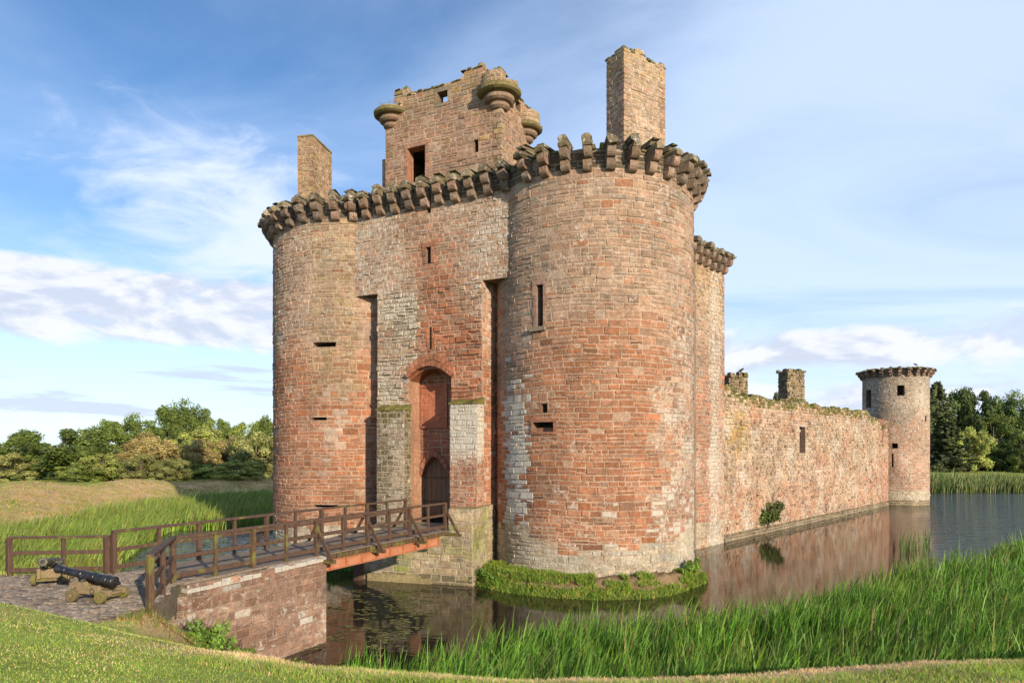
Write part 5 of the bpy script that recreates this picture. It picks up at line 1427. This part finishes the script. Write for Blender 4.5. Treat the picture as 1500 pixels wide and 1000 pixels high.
LT = [('oak', 0, 92, 627, 122, 97, 'dark', 'broad dark oak with a bare pale trunk, at the front of the left wood'),
 ('bush', 0, 12, 662, 82, 94, 'olive', 'grey green bush at the left edge of the photo beside the front oak'),
 ('oak', 1, 33, 630, 70, 112, 'dark', 'dark tree rising just behind the left shoulder of the front oak'),
 ('bush', 1, -14, 643, 60, 112, 'mid', 'tree cut by the left edge of the photo, above the grey green bush'),
 ('bush', 1, 151, 659, 62, 95, 'light', 'pale green bushy tree just right of the front oak'),
 ('bush', 2, 176, 656, 58, 100, 'light', 'pale green bushy tree between the front oak and the round olive tree'),
 ('bush', 0, 206, 664, 62, 92, 'olive', 'round olive bush standing low at the wood edge'),
 ('oak', 0, 226, 641, 84, 101, 'tan', 'tan brown round crowned tree, left of the taller yellow green one'),
 ('oak', 1, 207, 633, 60, 108, 'tan', 'rusty brown tree peeping over the tan round one'),
 ('bush', 2, 262, 668, 66, 91, 'olive', 'low olive bush in front of the tan trees, mid way along the wood edge'),
 ('oak', 0, 300, 642, 66, 101, 'tan', 'tan tree with bare grey branches, right of centre in the left wood'),
 ('oak', 1, 332, 640, 60, 103, 'tan', 'second tan tree, next to the grey green one by the castle'),
 ('bush', 0, 375, 630, 84, 98, 'olive', 'tall grey green tree closest to the castle tower'),
 ('bush', 2, 345, 672, 92, 91, 'light', 'low yellow green bush below the grey green tree by the castle'),
 ('oak', 1, 152, 625, 74, 116, 'dark', 'dark round tree in the back row above the pale green bushes'),
 ('open', 1, 193, 609, 92, 120, 'dark', 'wide dark open crowned tree left of the tallest tree'),
 ('open', 1, 272, 589, 90, 124, 'dark', 'tallest tree of the left wood with an umbrella shaped crown'),
 ('oak', 0, 250, 622, 70, 117, 'dark', 'dark tree filling the gap under the tallest crown'),
 ('oak', 1, 292, 624, 76, 110, 'light', 'yellow green tree below and right of the tallest one'),
 ('oak', 0, 322, 613, 62, 118, 'dark', 'dark back row tree right of the tallest one'),
 ('oak', 0, 356, 618, 66, 114, 'mid', 'mid green back row tree left of the castle tower'),
 ('oak', 1, 396, 610, 52, 116, 'dark', 'dark tree half hidden behind the castle tower'),
 ('bush', 1, 120, 676, 60, 92, 'mid', 'small green bush right beside the pale oak trunk'),
 ('bush', 0, 60, 676, 60, 100, 'mid', 'shaded bush behind the front oak, left of its trunk'),
 ('bush', 1, 300, 676, 60, 92, 'mid', 'low green bush between the olive bush and the yellow green bush'),
 ('oak', 0, 428, 620, 90, 112, 'mid', 'tree hidden behind the castle tower'),
 ('bush', 2, 232, 672, 64, 96, 'mid', 'shaded green undergrowth bush behind the round olive bush'),
 ('bush', 1, 178, 674, 56, 96, 'mid', 'shaded green bush below the pale green trees')]
for t in LT: tree(*t, group=LG)
RG = 'wood on the far bank right of the corner tower'
RT = [('conifer', 0, 1372, 553, 98, 128, 'conifer', 'tall dark conifer with drooping branches right behind the corner tower'),
 ('conifer', 1, 1392, 612, 76, 124, 'conifer', 'shorter conifer in front of the tall one'),
 ('bush', 0, 1420, 624, 58, 123, 'light', 'round pale green willow in front of the dark right wood'),
 ('open', 0, 1422, 569, 76, 140, 'deep', 'dark open oak crown against the sky right of the conifer'),
 ('open', 1, 1486, 577, 84, 142, 'deep', 'second dark open oak at the right edge against the sky'),
 ('oak', 0, 1455, 606, 80, 136, 'dark', 'dark green tree between and below the two open oaks'),
 ('bush', 1, 1470, 637, 52, 126, 'deep', 'dark rounded bush right of the pale willow'),
 ('bush', 0, 1497, 628, 50, 124, 'dark', 'tall dark bush cut by the right edge of the photo'),
 ('bush', 2, 1500, 650, 36, 121, 'mid', 'paler low bush at the right edge of the photo'),
 ('bush', 1, 1444, 652, 56, 128, 'deep', 'shaded low bush right behind the willow'),
 ('bush', 2, 1396, 655, 70, 127, 'deep', 'shaded undergrowth bush left of the willow'),
 ('bush', 2, 1350, 640, 80, 132, 'deep', 'tree behind the corner tower'),
 ('oak', 1, 1540, 590, 90, 138, 'dark', 'tree just beyond the right edge'),
 ('oak', 1, 1395, 600, 70, 142, 'deep', 'dark tree in the gap between the conifer and the open oak'),
 ('conifer', 1, 1137, 569, 46, 150, 'conifer', 'dark conifer tip showing over the curtain wall left of the square chimney stub')]
for t in RT:
    tree(*t, name='conifer_tree' if t[0] == 'conifer' else 'broadleaf_tree', group=RG)
# ground level shade growth under the right wood so no daylight shows beneath the crowns
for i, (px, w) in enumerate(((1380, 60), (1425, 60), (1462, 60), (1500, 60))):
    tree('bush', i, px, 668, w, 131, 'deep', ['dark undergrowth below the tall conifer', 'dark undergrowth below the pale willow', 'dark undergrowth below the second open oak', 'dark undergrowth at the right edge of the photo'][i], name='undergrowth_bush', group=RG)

# ================================================================== birds
def bird(label, loc, yaw, s):
    m = bpy.data.meshes.new('bird'); mb = MB()
    mb.tube([(-.20, 0, .13), (-.12, 0, .15), (0, 0, .19), (.09, 0, .24), (.13, 0, .29), (.18, 0, .31), (.21, 0, .30), (.26, 0, .285)], [.012, .035, .075, .065, .04, .042, .025, .004], 10)
    mb.tube([(0, .03, .14), (.01, .03, .0)], [.012, .008], 5); mb.tube([(0, -.03, .14), (.01, -.03, .0)], [.012, .008], 5)
    o = link('bird', mb.mesh('bird', BIRDM, True)); o.location = loc; o.rotation_euler = (0, 0, yaw); o.scale = (s, s, s); tag(o, label, 'bird'); return o
q = TM(TM.at(1340, 560)[0], 0, .2); bird('small dark bird perched on the rim of the corner tower', (q[0], q[1], ZM+1.0), 2.6, 1.1)
q = ((1085-750)/FOC*50.3, 50.3); bird('dark bird perched on the low chimney stub behind the wall', (q[0], q[1], EYE+(660-549)/FOC*50.3+.08), .4, 1.3)

# ================================================================== sky, sun, camera
SUN_AZ = math.radians(32); SUN_EL = math.radians(17)      # azimuth: behind the viewer, to the right
S = Vector((math.sin(SUN_AZ)*math.cos(SUN_EL), -math.cos(SUN_AZ)*math.cos(SUN_EL), math.sin(SUN_EL)))
ld = bpy.data.lights.new('sun', 'SUN'); ld.energy = 5.0; ld.angle = math.radians(.55); ld.color = (1.0, .85, .64)
lo = bpy.data.objects.new('sun', ld); col.objects.link(lo); lo.rotation_euler = S.to_track_quat('Z', 'Y').to_euler(); lo.location = (20, -40, 40)
w = bpy.data.worlds.new('World'); scene.world = w; w.use_nodes = True; nt = w.node_tree; nt.nodes.clear(); g = G(nt)
sky = nt.nodes.new('ShaderNodeTexSky'); sky.sky_type = 'NISHITA'; sky.sun_disc = False; sky.sun_elevation = SUN_EL; sky.sun_rotation = math.atan2(S.x, S.y)
sky.air_density = 1.0; sky.dust_density = .3; sky.ozone_density = 2.0
tc = nt.nodes.new('ShaderNodeTexCoord'); D = tc.outputs['Generated']
sp_ = nt.nodes.new('ShaderNodeSeparateXYZ'); g.l(D, sp_.inputs[0]); dx, dy, dz = sp_.outputs
az = g.math('ARCTAN2', dx, dy); el = g.math('ARCSINE', dz)
cmb = nt.nodes.new('ShaderNodeCombineXYZ'); den = g.math('ADD', g.math('MAXIMUM', dz, 0.0), .10)
g.l(g.math('DIVIDE', dx, den), cmb.inputs[0]); g.l(g.math('DIVIDE', dy, den), cmb.inputs[1]); PL = cmb.outputs[0]
def box2(a0, a1, b0, b1, fa=.12, fb=.05):
    m = g.math('MULTIPLY', g.map(az, a0-fa, a0+fa, 0, 1, True), g.map(az, a1-fa, a1+fa, 1, 0, True))
    return g.math('MULTIPLY', m, g.math('MULTIPLY', g.map(el, b0-fb, b0+fb, 0, 1, True), g.map(el, b1-fb, b1+fb, 1, 0, True)))
ang = nt.nodes.new('ShaderNodeCombineXYZ'); g.l(az, ang.inputs[0]); g.l(g.math('MULTIPLY', el, 2.4), ang.inputs[1]); AN = ang.outputs[0]
# thin high veil, drawn out in soft streaks
mpv = nt.nodes.new('ShaderNodeMapping'); mpv.inputs['Rotation'].default_value = (0, 0, .35); mpv.inputs['Scale'].default_value = (.55, 1.0, 1); g.l(PL, mpv.inputs[0])
vraw = g.noise(mpv.outputs[0], .8, 9, .56, .9)
veil_area = g.map(g.math('ADD', az, g.math('MULTIPLY', el, -.55)), -.62, .20, 0, 1, True)
veil = g.math('MULTIPLY', g.map(g.math('ADD', vraw, g.math('ADD', g.math('MULTIPLY', veil_area, .11), .05)), .36, .74, 0, 1, True), g.math('ADD', g.math('MULTIPLY', veil_area, .36), .42))
# broken billows left of the castle
braw = g.noise(AN, 5.0, 9, .60, .5)
bm = box2(-.60, -.20, .17, .43, .13, .09)
bill = g.math('MULTIPLY', g.map(g.math('ADD', braw, g.math('MULTIPLY', bm, .36)), .66, .98, 0, 1, True), .85)
# low grey and white cumulus bank
craw = g.noise(AN, 7.0, 9, .58, .3)
cm1 = box2(-.95, -.12, .135, .232, .10, .022)
cm2 = box2(.24, 1.0, .105, .165, .10, .028)
cm3 = g.math('MULTIPLY', box2(.22, .70, .045, .095, .05, .02), .95)
cm = g.math('MAXIMUM', cm1, g.math('MAXIMUM', g.math('MULTIPLY', cm2, .95), g.math('MULTIPLY', cm3, .8)))
cum = g.map(g.math('ADD', craw, g.math('MULTIPLY', cm, .46)), .67, .90, 0, 1, True)
mps = nt.nodes.new('ShaderNodeMapping'); mps.inputs['Scale'].default_value = (1, 3.2, 1); g.l(AN, mps.inputs[0])
sraw = g.noise(mps.outputs[0], 4.2, 6, .55, .2)
sm = box2(-.95, -.1, .035, .115, .1, .02)
strat = g.math('MULTIPLY', g.map(g.math('ADD', sraw, g.math('MULTIPLY', sm, .2)), .70, .80, 0, 1, True), .8)
# cloud brightness: lit heads and greyer hollows
off = g.vmath('ADD', AN, (.012, .030, 0))
lit = g.math('SUBTRACT', craw, g.noise(off, 7.0, 9, .58, .3))
shade = g.map(lit, -.075, .085, 0, 1, True)
SKYS = .10
base = sky.outputs[0]
hs = nt.nodes.new('ShaderNodeHueSaturation'); hs.inputs['Saturation'].default_value = 1.12; hs.inputs['Value'].default_value = 1.0; g.l(base, hs.inputs['Color'])
c = g.mix(1.0, hs.outputs[0], (1.0, 1.17, 1.36, 1), 'MULTIPLY')
hor = g.map(el, .0, .34, 1, 0, True)
c = g.mix(g.math('MULTIPLY', hor, .62), c, (7.2, 8.4, 9.6, 1))
c = g.mix(veil, c, (6.3, 7.6, 9.9, 1))
c = g.mix(bill, c, (7.2, 7.9, 9.4, 1))
ccol = g.mix(shade, (5.3, 5.8, 7.0, 1), (7.6, 7.7, 8.2, 1))
c = g.mix(g.math('MULTIPLY', cum, .92), c, ccol)
c = g.mix(strat, c, (5.2, 5.8, 7.2, 1))
bgN = nt.nodes.new('ShaderNodeBackground'); bgN.inputs['Strength'].default_value = SKYS; g.l(c, bgN.inputs[0])
wo = nt.nodes.new('ShaderNodeOutputWorld'); g.l(bgN.outputs[0], wo.inputs[0])

cd = bpy.data.cameras.new('camera'); cam = bpy.data.objects.new('camera', cd); col.objects.link(cam)
cd.sensor_fit = 'HORIZONTAL'; cd.sensor_width = 36; cd.lens = 24.0; cam.location = (0, 0, EYE); cam.rotation_euler = (math.pi/2, 0, 0)
cd.shift_y = (660-500)/1500; cd.clip_end = 5000; cd.clip_start = .1
scene.camera = cam
vs = scene.view_settings; vs.view_transform = 'Standard'; vs.look = 'None'; vs.exposure = .37; vs.gamma = 1
scene.cycles.max_bounces = 6
